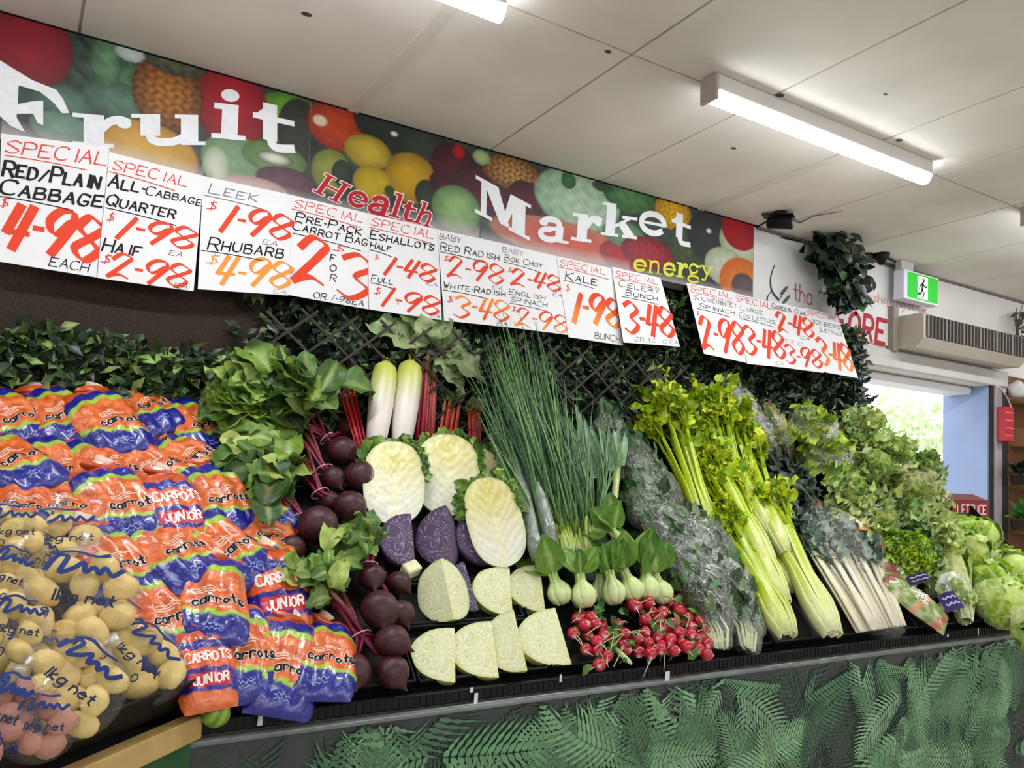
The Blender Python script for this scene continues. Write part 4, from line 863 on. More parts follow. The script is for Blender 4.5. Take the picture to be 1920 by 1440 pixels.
# ---------------------------------------------------------------- vegetables: helpers
def pm(p): return (p-CAM).dot(FW)/FPX          # metres per pixel of the photograph at a point
def steep(b, x, y, a):
    """the point seen at x, y on a plane through b that rises at a degrees towards the wall"""
    return plpt(x, y, b, V(0, -math.sin(rad(a)), math.cos(rad(a))))
def crumple_tube(k, pts, rs, n=22, amp=.2, fr=16, seed=0, flat=1.0, nrm=None, sub=4):
    P = []; R = []
    for i in range(len(pts)-1):
        for j in range(sub): P.append(pts[i].lerp(pts[i+1], j/sub)); R.append(rs[i]+(rs[i+1]-rs[i])*j/sub)
    P.append(pts[-1]); R.append(rs[-1]); st = len(k.v); tube(k, P, R, WHITE, n, flat=flat, nrm=nrm)
    for i in range(len(P)):
        for j in range(n):
            q = k.v[st+i*n+j]; d = q-P[i]; k.v[st+i*n+j] = q+d*amp*(noise.noise(q*fr+V(seed, 0, 0))+.6*noise.noise(q*fr*2.3+V(0, seed, 0)))
# ---- carrot bags: three bags modelled, then copied
def bag_surface(sd):
    rnd = random.Random(sd); ph = [rnd.uniform(0, 6) for _ in range(6)]; sk = rnd.uniform(-.12, .12)
    def S(u, v, e=0.0, back=False):
        a = .094*(1-.10*v*v-.10*max(0, abs(v)-.8)*5*.6)
        x = a*u; y = .142*v
        h = .040*max(0, 1-abs(u)**2.6)**.55*max(0, 1-abs(v)**3.2)**.5
        if not back: h *= 1+.15*math.sin(u*10.5+ph[0]+.7*math.sin(v*2.5+ph[1]))+.06*math.sin(u*4+v*7+ph[2]); h += .004*noise.noise(V(u*3, v*4, sd))*max(0, 1-v*v)
        return V(x+.006*math.sin(v*3+ph[3]), y, (-h*.55 if back else h)+e)
    return S, sk
BL, LM, OR, ORD = C('#151d86'), C('#9cc23a'), C('#df6a2c'), C('#c5511f')
M_CARROTBAG = mat('carrot_bag_print', .2, .6, .16, 30, .55, 48, coat=.6)
def carrot_bag(sd, junior=False):
    S, sk = bag_surface(sd); rnd = random.Random(sd*7)
    t = thing('carrot_bag', 'x', 'bag of carrots', V(0, 0, 0), 'bags of carrots on the slope')
    def col(u, v):
        if junior:
            w = v+.05*u
            if w > .62: return ORD
            if w > .40: return BL
            if w > -.08: return mix(OR, C('#e8552c'), .5)
            if w > -.62: return C('#c9272f') if (-.52 < w < -.2 and abs(u) < .7) else BL
            return OR
        wt = v+.12*u*u+sk*u; wb = v-.10*u*u+.12*u
        if wt > .86: return ORD
        if wt > .60: return BL
        if wt > .47: return LM
        if wb < -.50: return BL
        if wb < -.41: return LM
        s = abs(math.sin(u*7+v*1.6+sd+.6*math.sin(v*4)))**.5; s2 = noise.noise(V(u*6, v*7, sd))
        return mix(mix(C('#b5400f'), OR, s), C('#f3a168') if s2 > 0 else C('#cf5a22'), abs(s2)*1.1)
    k = MB(); nu, nv = 22, 52
    for back in (False, True):
        vs = []; cs = []
        for j in range(nv+1):
            for i in range(nu+1):
                u, v = -1+2*i/nu, -1+2*j/nv; vs.append(S(u, v, 0, back)); cs.append(col(u, v))
        k.add(vs, [(j*(nu+1)+i, j*(nu+1)+i+1, (j+1)*(nu+1)+i+1, (j+1)*(nu+1)+i) for j in range(nv) for i in range(nu)], cs)
    k.build('bag', M_CARROTBAG, t)
    LIFT[0] = V(0, 0, 1); asp = .094/.142
    f = lambda e: (lambda x, y: S(max(-.97, min(.97, x)), max(-.97, min(.97, y)), e))
    if not junior:
        for w_, c, e, nm in ((.34, C('#f3e6dc'), .0012, 'word_outline'), (.2, C('#141214'), .0022, 'carrots_lettering')):
            k = MB(); write(k, 'carrots', f(e), -.42, -.28, .84, .185, c, w_, asp=asp, slant=.05, gap=.3, wob=0, seg=3); k.build(nm, M_INK, t, smooth=False)
        k = MB()
        for q in range(3):
            y0 = .06-.05*q; ribbon(k, [(-.3+.075*i, y0+rnd.uniform(-.012, .012)) for i in range(11-q*2)], f(.0012), .028, C('#f0c9ae'))
        k.build('pale_print', M_INK, t, smooth=False)
    else:
        k = MB(); write(k, 'CARROTS', f(.0014), -.72, .08, .8, .22, C('#f4ece6'), .2, asp=asp, slant=0, gap=.3, wob=0, seg=3); k.build('carrots_lettering', M_INK, t, smooth=False); k = MB(); write(k, 'JUNIOR', f(.0014), -.55, -.46, .6, .2, C('#f4ece6'), .2, asp=asp, slant=0, gap=.3, wob=0, seg=3); k.build('junior_lettering', M_INK, t, smooth=False)
    k = MB(); y0 = -.7 if not junior else .5
    for q in range(2):
        ribbon(k, smooth([(-.22+.055*i, y0-.075*q+.026*math.sin(i*2.4+q+sd)) for i in range(9)], 4), f(.0012), .022-.006*q, C('#9aa6de'))
    k.build('scribble_logo', M_INK, t, smooth=False)
    # twisted top with carrot tips showing
    k = MB(); tube(k, [S(.0, .97), V(.004, .155, .004), V(.02, .17, .01)], [.05, .02, .028], [ORD, C('#e8b08a'), C('#e9d9cc')], 10, flat=.35, nrm=V(0, 0, 1)); k.build('gathered_end', M_GLOSS, t)
    return t
PROTO = [carrot_bag(1), carrot_bag(2), carrot_bag(3), carrot_bag(4, True)]
used = set()
def put_bag(kind, x, y, ang, off, label, tilt=(0, 0), sc=1.0):
    p = bp(x, y, off); a = rad(ang)
    X = BU*math.cos(a)+BV*math.sin(a); Y = -BU*math.sin(a)+BV*math.cos(a)
    N = (BN+X*tilt[0]+Y*tilt[1]).normalized(); X = Y.cross(N).normalized(); Y = N.cross(X)
    M = frame(p, X, Y, N) @ Matrix.Scale(sc, 4)
    if kind not in used: used.add(kind); o = PROTO[kind]; o.matrix_basis = M; o['label'] = label
    else: o = copy_tree(PROTO[kind], M, label)
    return o
ORD_ = ['first', 'second', 'third', 'fourth', 'fifth', 'sixth', 'seventh', 'eighth']
rows = [
 ('top row below the hedge', [(18, 792, 25, .05), (105, 786, 18, .06), (205, 795, 12, .1), (266, 772, 25, .04), (368, 802, 20, .04)]),
 ('second row down', [(20, 872, 22, .1), (112, 885, 3, .06), (196, 884, 5, .08), (282, 888, 38, .07), (350, 868, 35, .05)]),
 ('third row down', [(40, 958, -12, .11), (118, 958, -8, .1), (222, 950, 14, .12), (406, 938, 4, .08), (478, 962, 30, .04)]),
 ('fourth row down', [(205, 1064, 22, .13), (318, 1040, 20, .12), (420, 1032, 24, .10), (497, 1014, -15, .06)]),
 ('fifth row down', [(302, 1160, 14, .12), (392, 1128, -14, .13), (255, 1090, 25, .05)]),
 ('bottom row at the front edge', [(446, 1225, -8, .09), (526, 1250, -22, .075), (600, 1238, -18, .07)]),
]
n = 0; random.seed(77)
for nm, lst in rows:
    for i, (x, y, a, off) in enumerate(lst):
        put_bag(n % 3, x, y, a+random.uniform(2, 12), off, 'orange and blue carrot bag, %s from the wall side in the %s' % (ORD_[i], nm) if False else 'orange and blue carrot bag, %s along the %s' % (ORD_[i], nm), (random.uniform(-.15, .15), random.uniform(-.06, .24)), .98); n += 1
BUR = ('between the second and third bags of the top row', 'under the fourth bag of the top row', 'behind the topmost potato bags', 'between the potato bags and the JUNIOR bag', 'just left of the middle JUNIOR bag', 'just below the middle JUNIOR bag', 'beside the biggest beetroot', 'below the fourth row, in its middle', 'above the front row next to the corner JUNIOR bag', 'behind the third bag of the third row', 'beside the photo edge in the second row', 'under the beetroot leaves')
for i, (x, y, off, a) in enumerate(((160, 850, .03, 10), (300, 832, .02, 20), (60, 1010, .05, 5), (170, 1010, .05, 15), (275, 985, .04, 10), (365, 990, .04, 30), (470, 1080, .05, 20), (350, 1085, .05, 10), (400, 1190, .04, 5), (250, 940, .03, 0), (60, 900, .03, 10), (420, 870, .01, 20))):
    put_bag((n+i) % 3, x, y, a, off, 'carrot bag mostly buried, showing '+BUR[i], (0, 0), .98)
put_bag(3, 325, 958, 14, .12, 'carrot bag with white JUNIOR lettering in the middle of the pile', (.1, -.1), .9)
put_bag(3, 518, 1112, 8, .08, 'carrot bag with white JUNIOR lettering above the front row', (.0, -.2), .92)
put_bag(3, 384, 1256, 6, .13, 'carrot bag with white JUNIOR lettering at the corner of the timber rail', (.0, -.1), .72)
random.seed(5)
# ---- bagged potatoes
M_POTBAG = film('potato_bag_film', .035, (1, 1, 1, 1), 38, .9, .1, .26)
BLU = C('#22356f'); M_POTATO = mat('potato_skin', .5, .4, .1, 40, .25, 60, sss=.05)
def potato_bag(x, y, rx, ry, ang, off, label, col='#ead084', n=9, seed=1, nm='potato_bag', txt=True):
    rnd = random.Random(seed); c = cp(x, y, off); m = pm(c); a = rad(ang)
    Zb = (CN*.55+(CAM-c).normalized()*.85).normalized(); vu = V(RT.x, RT.y, 0); vu = (vu-Zb*vu.dot(Zb)).normalized(); up = Zb.cross(vu).normalized(); X = vu*math.cos(a)+up*math.sin(a); Y = -vu*math.sin(a)+up*math.cos(a); Z = X.cross(Y)
    vd = (c-CAM).normalized(); Rx, Ry = rx*m/max(.5, math.sqrt(1-X.dot(vd)**2)), ry*m/max(.45, math.sqrt(1-Y.dot(vd)**2)); Rz = min(rx, ry)*m*.8
    t = thing(nm, label, 'bag of potatoes', mtx=frame(c, X, Y, Z), group='bagged potatoes on the corner stand')
    pts = []; r = math.sqrt(Rx*Ry/n)*.86
    for i in range(n*3):
        for tr in range(60):
            u, v = rnd.uniform(-1, 1), rnd.uniform(-1, 1)
            if u*u+v*v > 1: continue
            p = V(u*(Rx-r*.75), v*(Ry-r*.75), rnd.uniform(-.1, .35)*Rz)
            if all((p-q).length > r*1.5 for q in pts): pts.append(p); break
    base = C(col)
    for i, p in enumerate(pts):
        k = MB(); R = Matrix.Rotation(rnd.uniform(0, 6.3), 4, 'Z') @ Matrix.Rotation(rnd.uniform(-.4, .4), 4, 'X')
        cc = jit(base, .07); ball(k, Matrix.Translation(p) @ R @ Matrix.Diagonal((r*1.18, r*.9, r*.86, 1)), cc, 16, 10, wob=.12, seed=seed*9+i); k.build('potato', M_POTATO, t, local=True)
    def S(u, v, e=0):
        rr = min(.999, math.hypot(u, v)); h = Rz*.55+Rz*.62*(1-rr**3)**.5+e
        lump = max([0]+[(r*.95)*math.sqrt(max(0, 1-((u*Rx-p.x)**2+(v*Ry-p.y)**2)/(r*1.15)**2))+p.z for p in pts])
        return V(u*Rx*1.04, v*Ry*1.04, max(lump*1.02, h*.72*(1-rr**4)**.5)+.004+e)
    k = MB(); nr, na = 14, 36
    for sgn in (1, -1):
        vs = [S(0, 0) if sgn > 0 else V(0, 0, -Rz*.5)]
        for i in range(1, nr+1):
            for j in range(na):
                q = i/nr*1.06; uu, vv = q*math.cos(2*PI*j/na), q*math.sin(2*PI*j/na); p = S(uu, vv) if i < nr else V(uu*Rx, vv*Ry, .0)
                if sgn < 0: p = V(p.x, p.y, -Rz*.5*max(0, 1-(i/nr)**3)**.5)
                else: p += V(0, 0, .004*noise.noise(V(uu*5, vv*5, seed)))
                vs.append(p)
        fs = [(0, 1+j, 1+(j+1) % na) for j in range(na)]+[(1+i*na+j, 1+(i+1)*na+j, 1+(i+1)*na+(j+1) % na, 1+i*na+(j+1) % na) for i in range(nr-1) for j in range(na)]
        k.add(vs, fs, WHITE)
    # gathered neck
    tube(k, [V(0, Ry*.95, .01), V(0, Ry*1.12, .012), V(.01, Ry*1.3, .02)], [Rx*.35, Rx*.1, Rx*.22], WHITE, 12, flat=.4, nrm=V(0, 0, 1)); k.build('bag_film', M_POTBAG, t, local=True)
    if txt:
        LIFT[0] = V(0, 0, 1); asp = Rx/Ry; k = MB(); g = lambda x_, y_: S(max(-.9, min(.9, x_)), max(-.9, min(.9, y_)), .003)
        write(k, 'lkg net', g, -.45, -.3, .5, .2, C('#27304c'), .2, asp=asp, slant=.15, gap=.3, seg=4); k.build('weight_lettering', M_INK, t, smooth=False, local=True); k = MB()
        ribbon(k, [(p[0]*asp, p[1]) for p in smooth([(-.6, .3), (-.45, .62), (-.3, .6), (-.4, .25), (-.2, .35), (-.05, .5), (-.02, .3), (.12, .42), (.2, .3), (.3, .45), (.42, .3), (.6, .5)], 5)], lambda x_, y_: g(x_/asp, y_), .095, BLU)
        k.build('blue_script_print', M_INK, t, smooth=False, local=True); k = MB()
        ribbon(k, [(p[0]*asp, p[1]) for p in smooth([(-.5, .7), (-.2, .78), (.1, .7), (.35, .76)], 5)], lambda x_, y_: g(x_/asp, y_), .08, BLU)
        k.build('blue_underline', M_INK, t, smooth=False, local=True)
        for i in range(2):
            k = MB(); u, v = rnd.uniform(-.6, .6), rnd.uniform(-.8, -.5); ribbon(k, [(u*asp+.07*math.cos(q), v+.09*math.sin(q)) for q in [w_*.5 for w_ in range(14)]], lambda x_, y_: g(x_/asp, y_), .03, BLU); k.build('blue_ring_mark', M_INK, t, smooth=False, local=True)
    return t
PB = [(16, 1000, 62, 52, 20, .12, 'bag of washed potatoes at the top of the pile by the photo edge'), (112, 1012, 84, 58, 22, .10, 'bag of washed potatoes lying highest against the carrot bags'), (140, 1125, 104, 88, 10, .15, 'big clear potato bag with dark printing, in the middle of the pile'),
 (8, 1085, 50, 60, 0, .13, 'bag of washed potatoes beside the photo edge, second from the top'), (24, 1185, 66, 62, 10, .13, 'bag of washed potatoes at the photo edge, above the pink ones'), (128, 1290, 98, 86, -20, .13, 'potato bag with 1kg net printing at the tray lip'), (255, 1242, 92, 66, -24, .09, 'potato bag at the tray corner nearest the carrot bags')]
for i, q in enumerate(PB): potato_bag(*q, n=9 if i in (2, 5) else 6, seed=20+i)
for i, q in enumerate(((60, 1050, 70, 52, -10, .05, 'bag of washed potatoes wedged under the top bags of the pile'), (60, 1235, 76, 56, 12, .06, 'bag of washed potatoes wedged above the pink potatoes'), (205, 1175, 62, 56, -20, .05, 'bag of washed potatoes wedged between the middle bag and the carrots'))): potato_bag(*q, n=6, seed=60+i)
potato_bag(70, 1365, 66, 60, 15, .12, 'bag of pink potatoes at the tray lip', '#b98372', 5, 41); potato_bag(0, 1340, 52, 80, 0, .13, 'bag of pink potatoes cut off by the photo corner', '#b47c6c', 6, 42)
# ---- beetroot bunches
BEET = C('#42191f'); BEETD = C('#33191a'); M_BEET = mat('beet_skin', .42, .45, .3, 40, .35, 45)
STK, STK2 = C('#57202f'), C('#8c4655'); BG = [C('#55733a'), C('#7d9a4c'), C('#a5ba6a'), C('#40592f')]
def beet(t, p, r, tail, seed, up):
    k = MB(); s_, d_, n_ = axes(-up, BN); M = frame(p, s_, n_, d_)
    pr = [(0, -.98), (.28, -.95), (.62, -.78), (.9, -.4), (1, 0), (.92, .4), (.7, .75), (.4, .98), (.16, 1.16), (.05, 1.4), (.0, 1.45)]
    lathe(k, [(a*r, b_*r) for a, b_ in pr], M, [mix(BEETD, C('#5c3436'), .5)]*2+[mix(BEET, BEETD, .3*i/8) for i in range(9)], 18, wob=.1, seed=seed)
    if tail: tube(k, [p+(-up)*r*1.2]+[p+(tail-p)*q+V(0, 0, .006*math.sin(q*9)) for q in (.75, .9, 1)], [r*.12, r*.07, r*.04, r*.015], BEETD, 6)
    k.build('beetroot', M_BEET, t)
def beet_bunch(label, beets, band, st_end, leaves, nl, seed, ns=9, L=.15, spread=1.0):
    random.seed(seed); b0 = bp(band[0], band[1], .06); t = thing('beetroot_bunch', label, 'bunch of beetroot', b0, 'beetroot bunches with leaves')
    se = bp(st_end[0], st_end[1], .07); up = (se-b0).normalized()
    for i, q in enumerate(beets):
        x, y, r = q[:3]; off = q[3] if len(q) > 3 else .06
        p = bp(x, y, off); u = (b0-p).normalized() if (b0-p).length > r*pm(p) else up; beet(t, p, r*pm(p), bp(*q[4], off) if len(q) > 4 else None, seed+i, (u+up*.5).normalized())
    ends = []
    for i in range(ns):
        k = MB(); a = b0+BU*random.uniform(-.012, .012)+BN*random.uniform(-.01, .012); d = bp(beets[i % len(beets)][0], beets[i % len(beets)][1], .06); d0 = a.lerp(d, .55)
        sd = up.cross(BN); e = se+sd*random.uniform(-.05, .05)*spread+BN*random.uniform(-.03, .03)+up*random.uniform(-.04, .05)
        c = mix(STK, STK2, random.random()); tube(k, [d0, a, a.lerp(e, .5)+BN*.006, e], [.0055, .006, .0055, .004], [c, c, c, mix(c, C('#7d8a4a'), .3)], 6); k.build('stalk', M_VEG, t); ends.append(e)
    k = MB(); s_, d_, n_ = axes(up, BN)
    pts = [b0+s_*(.03*math.cos(a))+n_*(.024*math.sin(a)) for a in [2*PI*i/20 for i in range(21)]]; tube(k, pts, .0022, C('#d99aa0'), 6); k.build('band', mat('rubber_band', .5, .4, .02), t)
    k = MB(); cx, cy, sx, sy = leaves
    for i in range(nl):
        x, y = cx+random.gauss(0, .5)*sx, cy+random.gauss(0, .5)*sy; b_ = bpc(x, y, random.uniform(.05, .15))
        e = random.choice(ends); d = (b_-e); d = d.normalized() if d.length > .03 else up; d = (d+rvec()*.5).normalized(); nn = (BN+rvec()*.45+V(0, -.3, .2)).normalized(); c = jit(random.choices(BG, [4, 4, 2, 2])[0], .18)
        ll = L*random.uniform(.65, 1.25); leaf(k, b_-d*ll*.4, d, nn, ll, ll*random.uniform(.55, .75), c, jit(c, .15), curl=random.uniform(.3, 1.9), fold=random.uniform(.1, .6), ruf=.26, seg=9, prof=prof_round, rib=C('#9a8a60') if i % 4 == 0 else C('#b3c486'), nc=3, tw=random.uniform(-.6, .6))
    if nl: o = k.build('leaves', M_LEAF, t); o['kind'] = 'stuff'
    return t
beet_bunch('beetroot bunch highest up, two roots tucked under the red stalks', [(642, 845, 29, .07), (658, 803, 26, .03)], (612, 822), (570, 785), (545, 725, 62, 40), 34, 101)
beet_bunch('beetroot bunch with one long thin root tail pointing at the wombok', [(624, 897, 24, .06), (676, 893, 30, .08, (735, 914))], (608, 880), (572, 818), (478, 750, 62, 60), 56, 102)
beet_bunch('beetroot bunch just below the long-tailed one', [(657, 950, 31, .07), (618, 940, 20, .04)], (600, 925), (556, 858), (462, 815, 40, 60), 40, 103)
beet_bunch('beetroot bunch with the biggest dark root beside the carrot bags', [(596, 985, 37, .09), (546, 1030, 28, .06), (628, 1025, 22, .05)], (560, 972), (512, 890), (505, 885, 40, 50), 30, 104)
beet_bunch('lower beetroot bunch with curly leaf tops against the purple cabbage', [(697, 1082, 26, .07), (748, 1092, 23, .05), (712, 1143, 37, .09), (752, 1150, 26, .05)], (690, 1060), (686, 1030), (678, 1005, 42, 24), 34, 105, L=.075, spread=.7)
beet_bunch('front beetroot bunch at the tray edge with three round roots', [(735, 1202, 33, .09), (664, 1258, 33, .07), (736, 1260, 32, .06)], (676, 1192), (632, 1110), (600, 1075, 50, 34), 34, 106, L=.085)
def stalk_bunch(name, label, cat, base, top, n, w0, w1, cols, ang, r0, r1, leafn=0, seed=1, lc='#8a9a5a', bandat=None, off=.03, grp=None):
    random.seed(seed); b0 = bp(base[0], base[1], off); tp = steep(b0, top[0], top[1], ang); t = thing(name, label, cat, b0, grp); ax = (tp-b0); s_, d_, n_ = axes(ax, V(0, -1, .3)); ends = []
    for i in range(n):
        k = MB(); q = (i+.5)/n*2-1; z = random.uniform(-.6, .6); c = jit(random.choice(cols), .1)
        a = b0+s_*w0*q+n_*w0*z*.6; e = tp+s_*w1*q+n_*w1*z*.6+d_*random.uniform(-.02, .02); tube(k, [a, a.lerp(e, .35), a.lerp(e, .7), e], [r0, (r0+r1)/2, r1, r1*.8], [c, c, mix(c, C('#b5a060'), .12), mix(c, C(lc), .45)], 8, flat=.7); k.build('stalk', M_VEG, t); ends.append(e)
    if bandat: 
        p = b0.lerp(tp, bandat); k = MB(); w_ = w0+(w1-w0)*bandat; tube(k, [p+s_*((w_+r0)*math.cos(a))+n_*((w_*.6+r0)*math.sin(a)) for a in [2*PI*i/20 for i in range(21)]], .0022, C('#b5394a'), 6); k.build('band', mat('rubber_band'), t)
    if leafn:
        k = MB()
        for i in range(leafn):
            e = random.choice(ends); d = (d_+rvec()*.8).normalized(); c = jit(C(lc), .25); leaf(k, e-d*.01, d, (V(0, -1, .3)+rvec()*.5), random.uniform(.03, .06), .03, c, jit(c, .2), curl=random.uniform(.2, 1.3), fold=.3, ruf=.2, seg=4, nc=2)
        o = k.build('cut_leaf_tops', M_LEAF, t); o['kind'] = 'stuff'
    return t, ends, (s_, d_, n_)
stalk_bunch('baby_chard_bunch', 'slim bunch of red stalks with cut pale tops, behind the beetroot', 'bunch of stalks', (684, 862), (642, 705), 9, .018, .03, [C('#8e2733'), C('#a83a40')], 62, .006, .0045, 60, 120, '#8f9c62', .72)
stalk_bunch('baby_chard_bunch', 'small deep red stalk bunch with brownish tops, beside the rhubarb', 'bunch of stalks', (892, 850), (890, 765), 11, .022, .026, [C('#7c1626'), C('#941d30')], 70, .0055, .0045, 46, 121, '#6f6f45', .5)
def big_leaf(k, b_, d, n, L, W, c, curl, seed=0, ruf=.22): leaf(k, b_, d, n, L, W, jit(c, .1), jit(c, .15), curl=curl, fold=.25, ruf=ruf, seg=12, rib=C('#a9ad80'), nc=4, rf=7)
RG = [C('#8ea072'), C('#a8b88a'), C('#748a5c')]
t, ends, fr = stalk_bunch('rhubarb_bunch', 'tall pink rhubarb bunch with big leaves arching under the price cards', 'bunch of rhubarb', (796, 836), (808, 668), 6, .036, .03, [C('#a5575c'), C('#b97472'), C('#94474f')], 74, .012, .010, 0, 122, '#9fae72', grp='rhubarb bunches')
k = MB(); e0 = ends[2]
for i, (x, y, L, W, cu) in enumerate(((722, 622, .2, .15, 1.0), (745, 590, .19, .13, .7), (760, 640, .18, .14, 1.3), (820, 605, .16, .13, .6), (850, 640, .18, .14, 1.2), (866, 700, .2, .13, 1.4), (842, 660, .16, .14, 1.5), (848, 720, .17, .13, 1.3), (790, 630, .15, .12, .8), (870, 650, .16, .10, 1.5), (832, 690, .15, .12, 1.3))):
    q = steep(ends[0], x, y, 82)+V(0, -.03-.012*(i % 3), 0); d = (q-e0); big_leaf(k, e0.lerp(q, .25)+rvec()*.02, d+V(0, -.02, .03), V(0, -1, .5)+rvec()*.3, d.length*.9+.05, W, random.choice(RG), cu*.8)
k.build('leaves', M_LEAF, t)
t, ends, fr = stalk_bunch('rhubarb_bunch', 'shorter pale pink rhubarb bunch behind the middle wombok half', 'bunch of rhubarb', (838, 830), (850, 748), 5, .034, .034, [C('#c46a62'), C('#b0504f'), C('#d48a78')], 74, .010, .008, 30, 123, '#7d9560', grp='rhubarb bunches')
# ---- white radishes
def lerp_prof(pr, t):
    for (a, ra), (b_, rb) in zip(pr[:-1], pr[1:]):
        if a <= t <= b_: return ra+(rb-ra)*(t-a)/(b_-a)
    return pr[-1][1]
def daikon(base, top, r, label, tuft):
    b0 = bp(base[0], base[1], .05); tp = steep(b0, top[0], top[1], 72); r *= pm(b0); n = 16; t = thing('white_radish', label, 'white radish', b0, 'long white radishes')
    pr = [(0, .55), (.05, .72), (.2, .85), (.5, .98), (.8, 1), (.92, .9), (.97, .7), (1, .35)]; P = [b0.lerp(tp, i/n) for i in range(n+1)]; k = MB()
    tube(k, P, [r*lerp_prof(pr, i/n) for i in range(n+1)], [mix(C('#ece3da'), C('#c3ca5e'), max(0, (i/n-.42)/.4)) for i in range(n+1)], 18); k.build('root', mat('radish_skin', .35, .5, .04, 20, .08, 40, sss=.12), t)
    k = MB(); d = (tp-b0).normalized()
    for i in range(12 if tuft else 5): q = (d*1.1+rvec()*.75).normalized(); tube(k, [tp-d*.004, tp+q*.014, tp+q*random.uniform(.018, .034)], [.004, .0035, .0025], jit(C('#a9b85c'), .15), 6)
    k.build('cut_stems', M_VEG, t)
random.seed(3)
daikon((704, 838), (724, 680), 25, 'long white radish with a tuft of cut stems, beside the red stalks', True); daikon((752, 838), (770, 678), 26, 'long white radish leaning against the pink rhubarb', False)
# ---------------------------------------------------------------- cut cabbages
def cut_mat(name, a, b_, spots, sc=22, ds=60, p0=.1, p1=.9):
    if name in MATS: return MATS[name]
    m = mat(name, .5, .4, .05, 30); t = m.node_tree; N = t.nodes; L = t.links; b = N['Principled BSDF']
    tc = N.new('ShaderNodeTexCoord'); wv = N.new('ShaderNodeTexNoise'); wv.inputs['Scale'].default_value = sc; wv.inputs['Detail'].default_value = 1.5; wv.inputs['Distortion'].default_value = .6
    L.new(tc.outputs['Object'], wv.inputs['Vector']); m1 = N.new('ShaderNodeMath'); m1.operation = 'MULTIPLY'; m1.inputs[1].default_value = ds; L.new(wv.outputs['Fac'], m1.inputs[0]); m2 = N.new('ShaderNodeMath'); m2.operation = 'SINE'; L.new(m1.outputs[0], m2.inputs[0])
    cr = N.new('ShaderNodeValToRGB'); cr.color_ramp.elements[0].color = C(a); cr.color_ramp.elements[1].color = C(b_); cr.color_ramp.elements[0].position = p0; cr.color_ramp.elements[1].position = p1
    L.new(m2.outputs[0], cr.inputs[0]); src = cr.outputs[0]
    if spots:
        nz = N.new('ShaderNodeTexNoise'); nz.inputs['Scale'].default_value = 130; L.new(tc.outputs['Object'], nz.inputs['Vector']); r2 = N.new('ShaderNodeValToRGB'); r2.color_ramp.elements[0].position = .64; r2.color_ramp.elements[1].position = .72; L.new(nz.outputs['Fac'], r2.inputs[0])
        mx = N.new('ShaderNodeMixRGB'); mx.inputs[2].default_value = C(spots); L.new(r2.outputs[0], mx.inputs[0]); L.new(src, mx.inputs[1]); src = mx.outputs[0]
    at = N.new('ShaderNodeAttribute'); at.attribute_name = 'Col'; mm = N.new('ShaderNodeMixRGB'); mm.blend_type = 'MULTIPLY'; mm.inputs[0].default_value = 1; L.new(src, mm.inputs[1]); L.new(at.outputs['Color'], mm.inputs[2])
    for l in list(b.inputs['Base Color'].links): L.remove(l)
    L.new(mm.outputs[0], b.inputs['Base Color']); return m
M_CUTG = cut_mat('cabbage_cut', '#d9dcaa', '#e9e8c8', '#a8a272'); M_CUTR = cut_mat('red_cabbage_cut', '#54445f', '#93849f', None, 24, 60, .45, 1.0)
def wedge(name, label, grp, x0, y0, x1, y1, wpx, rot, cm, rind, ang=60, side=1, spread=80, cat='cabbage', off=.03, seed=1, cutb=None):
    """a wedge of cabbage seen between its bottom (x0,y0) and top (x1,y1); its core edge upright on one side, one cut face towards the aisle"""
    b0 = bp(x0, y0, off); tp = steep(b0, x1, y1, ang); Yv = (tp-b0); H = Yv.length/2; Yv.normalize(); m = pm(b0); vd = (b0-CAM).normalized()
    Nn = V(0, -math.sin(rad(ang)), math.cos(rad(ang))); Nn = (Nn-Yv*Nn.dot(Yv)).normalized(); Nn = (Matrix.Rotation(rad(rot), 3, Yv) @ Nn); Xv = Yv.cross(Nn)
    R = wpx*m/max(.45, math.sqrt(1-Xv.dot(vd)**2)); c = (b0+tp)/2-Xv*(R/2)*(-side)
    t = thing(name, label, cat, mtx=frame(c, Xv, Yv, Nn), group=grp)
    # local: core on the Y axis, face A along -side*X at z=0, the wedge goes back to -z
    nr, na = 10, 22; rp = lambda th: (R*(.5+.5*abs(math.cos(th))**.25*1.0) if False else R)
    def pt(q, th, ph):
        r = q; y = H*math.sin(th)*r; x = R*abs(math.cos(th))**.85*r; n_ = 1+.03*noise.noise(V(th*2, ph*2, seed)); x *= n_
        return V(-side*x*math.cos(ph), y, -x*math.sin(ph))
    for nm, ph in (('cut_face', 0), ('side_cut_face', rad(spread))):
        k = MB(); vs = []; cs = []
        for i in range(nr+1):
            for j in range(na+1):
                th = -PI/2+PI*j/na; p = pt(i/nr, th, ph); core = max(0, 1-abs(p.x if ph == 0 else p.z)/(R*.16)) if p.y < H*.1 else 0
                vs.append(p); e = i/nr; c_ = mix(C('#ffffff'), C('#c9d79a'), max(0, (e-.9)*6)) if cm is M_CUTG else mix(C('#ffffff'), C('#8f7da8'), max(0, (e-.85)*5)); cs.append(mix(c_, C('#fff6d2'), core*.7))
        k.add(vs, [(i*(na+1)+j, (i+1)*(na+1)+j, (i+1)*(na+1)+j+1, i*(na+1)+j+1) for i in range(nr) for j in range(na)], cs); k.build(nm, cutb if (cutb and ph) else cm, t, local=True, smooth=False)
    k = MB(); vs = []; np_ = 10
    for i in range(np_+1):
        for j in range(na+1): vs.append(pt(1, -PI/2+PI*j/na, rad(spread)*i/np_))
    k.add(vs, [(i*(na+1)+j, i*(na+1)+j+1, (i+1)*(na+1)+j+1, (i+1)*(na+1)+j) for i in range(np_) for j in range(na)], C(rind)); k.build('outer_leaf', M_VEG, t, local=True)
    return t
GQ, RQ = 'cut pale cabbage pieces', 'cut purple cabbage pieces'
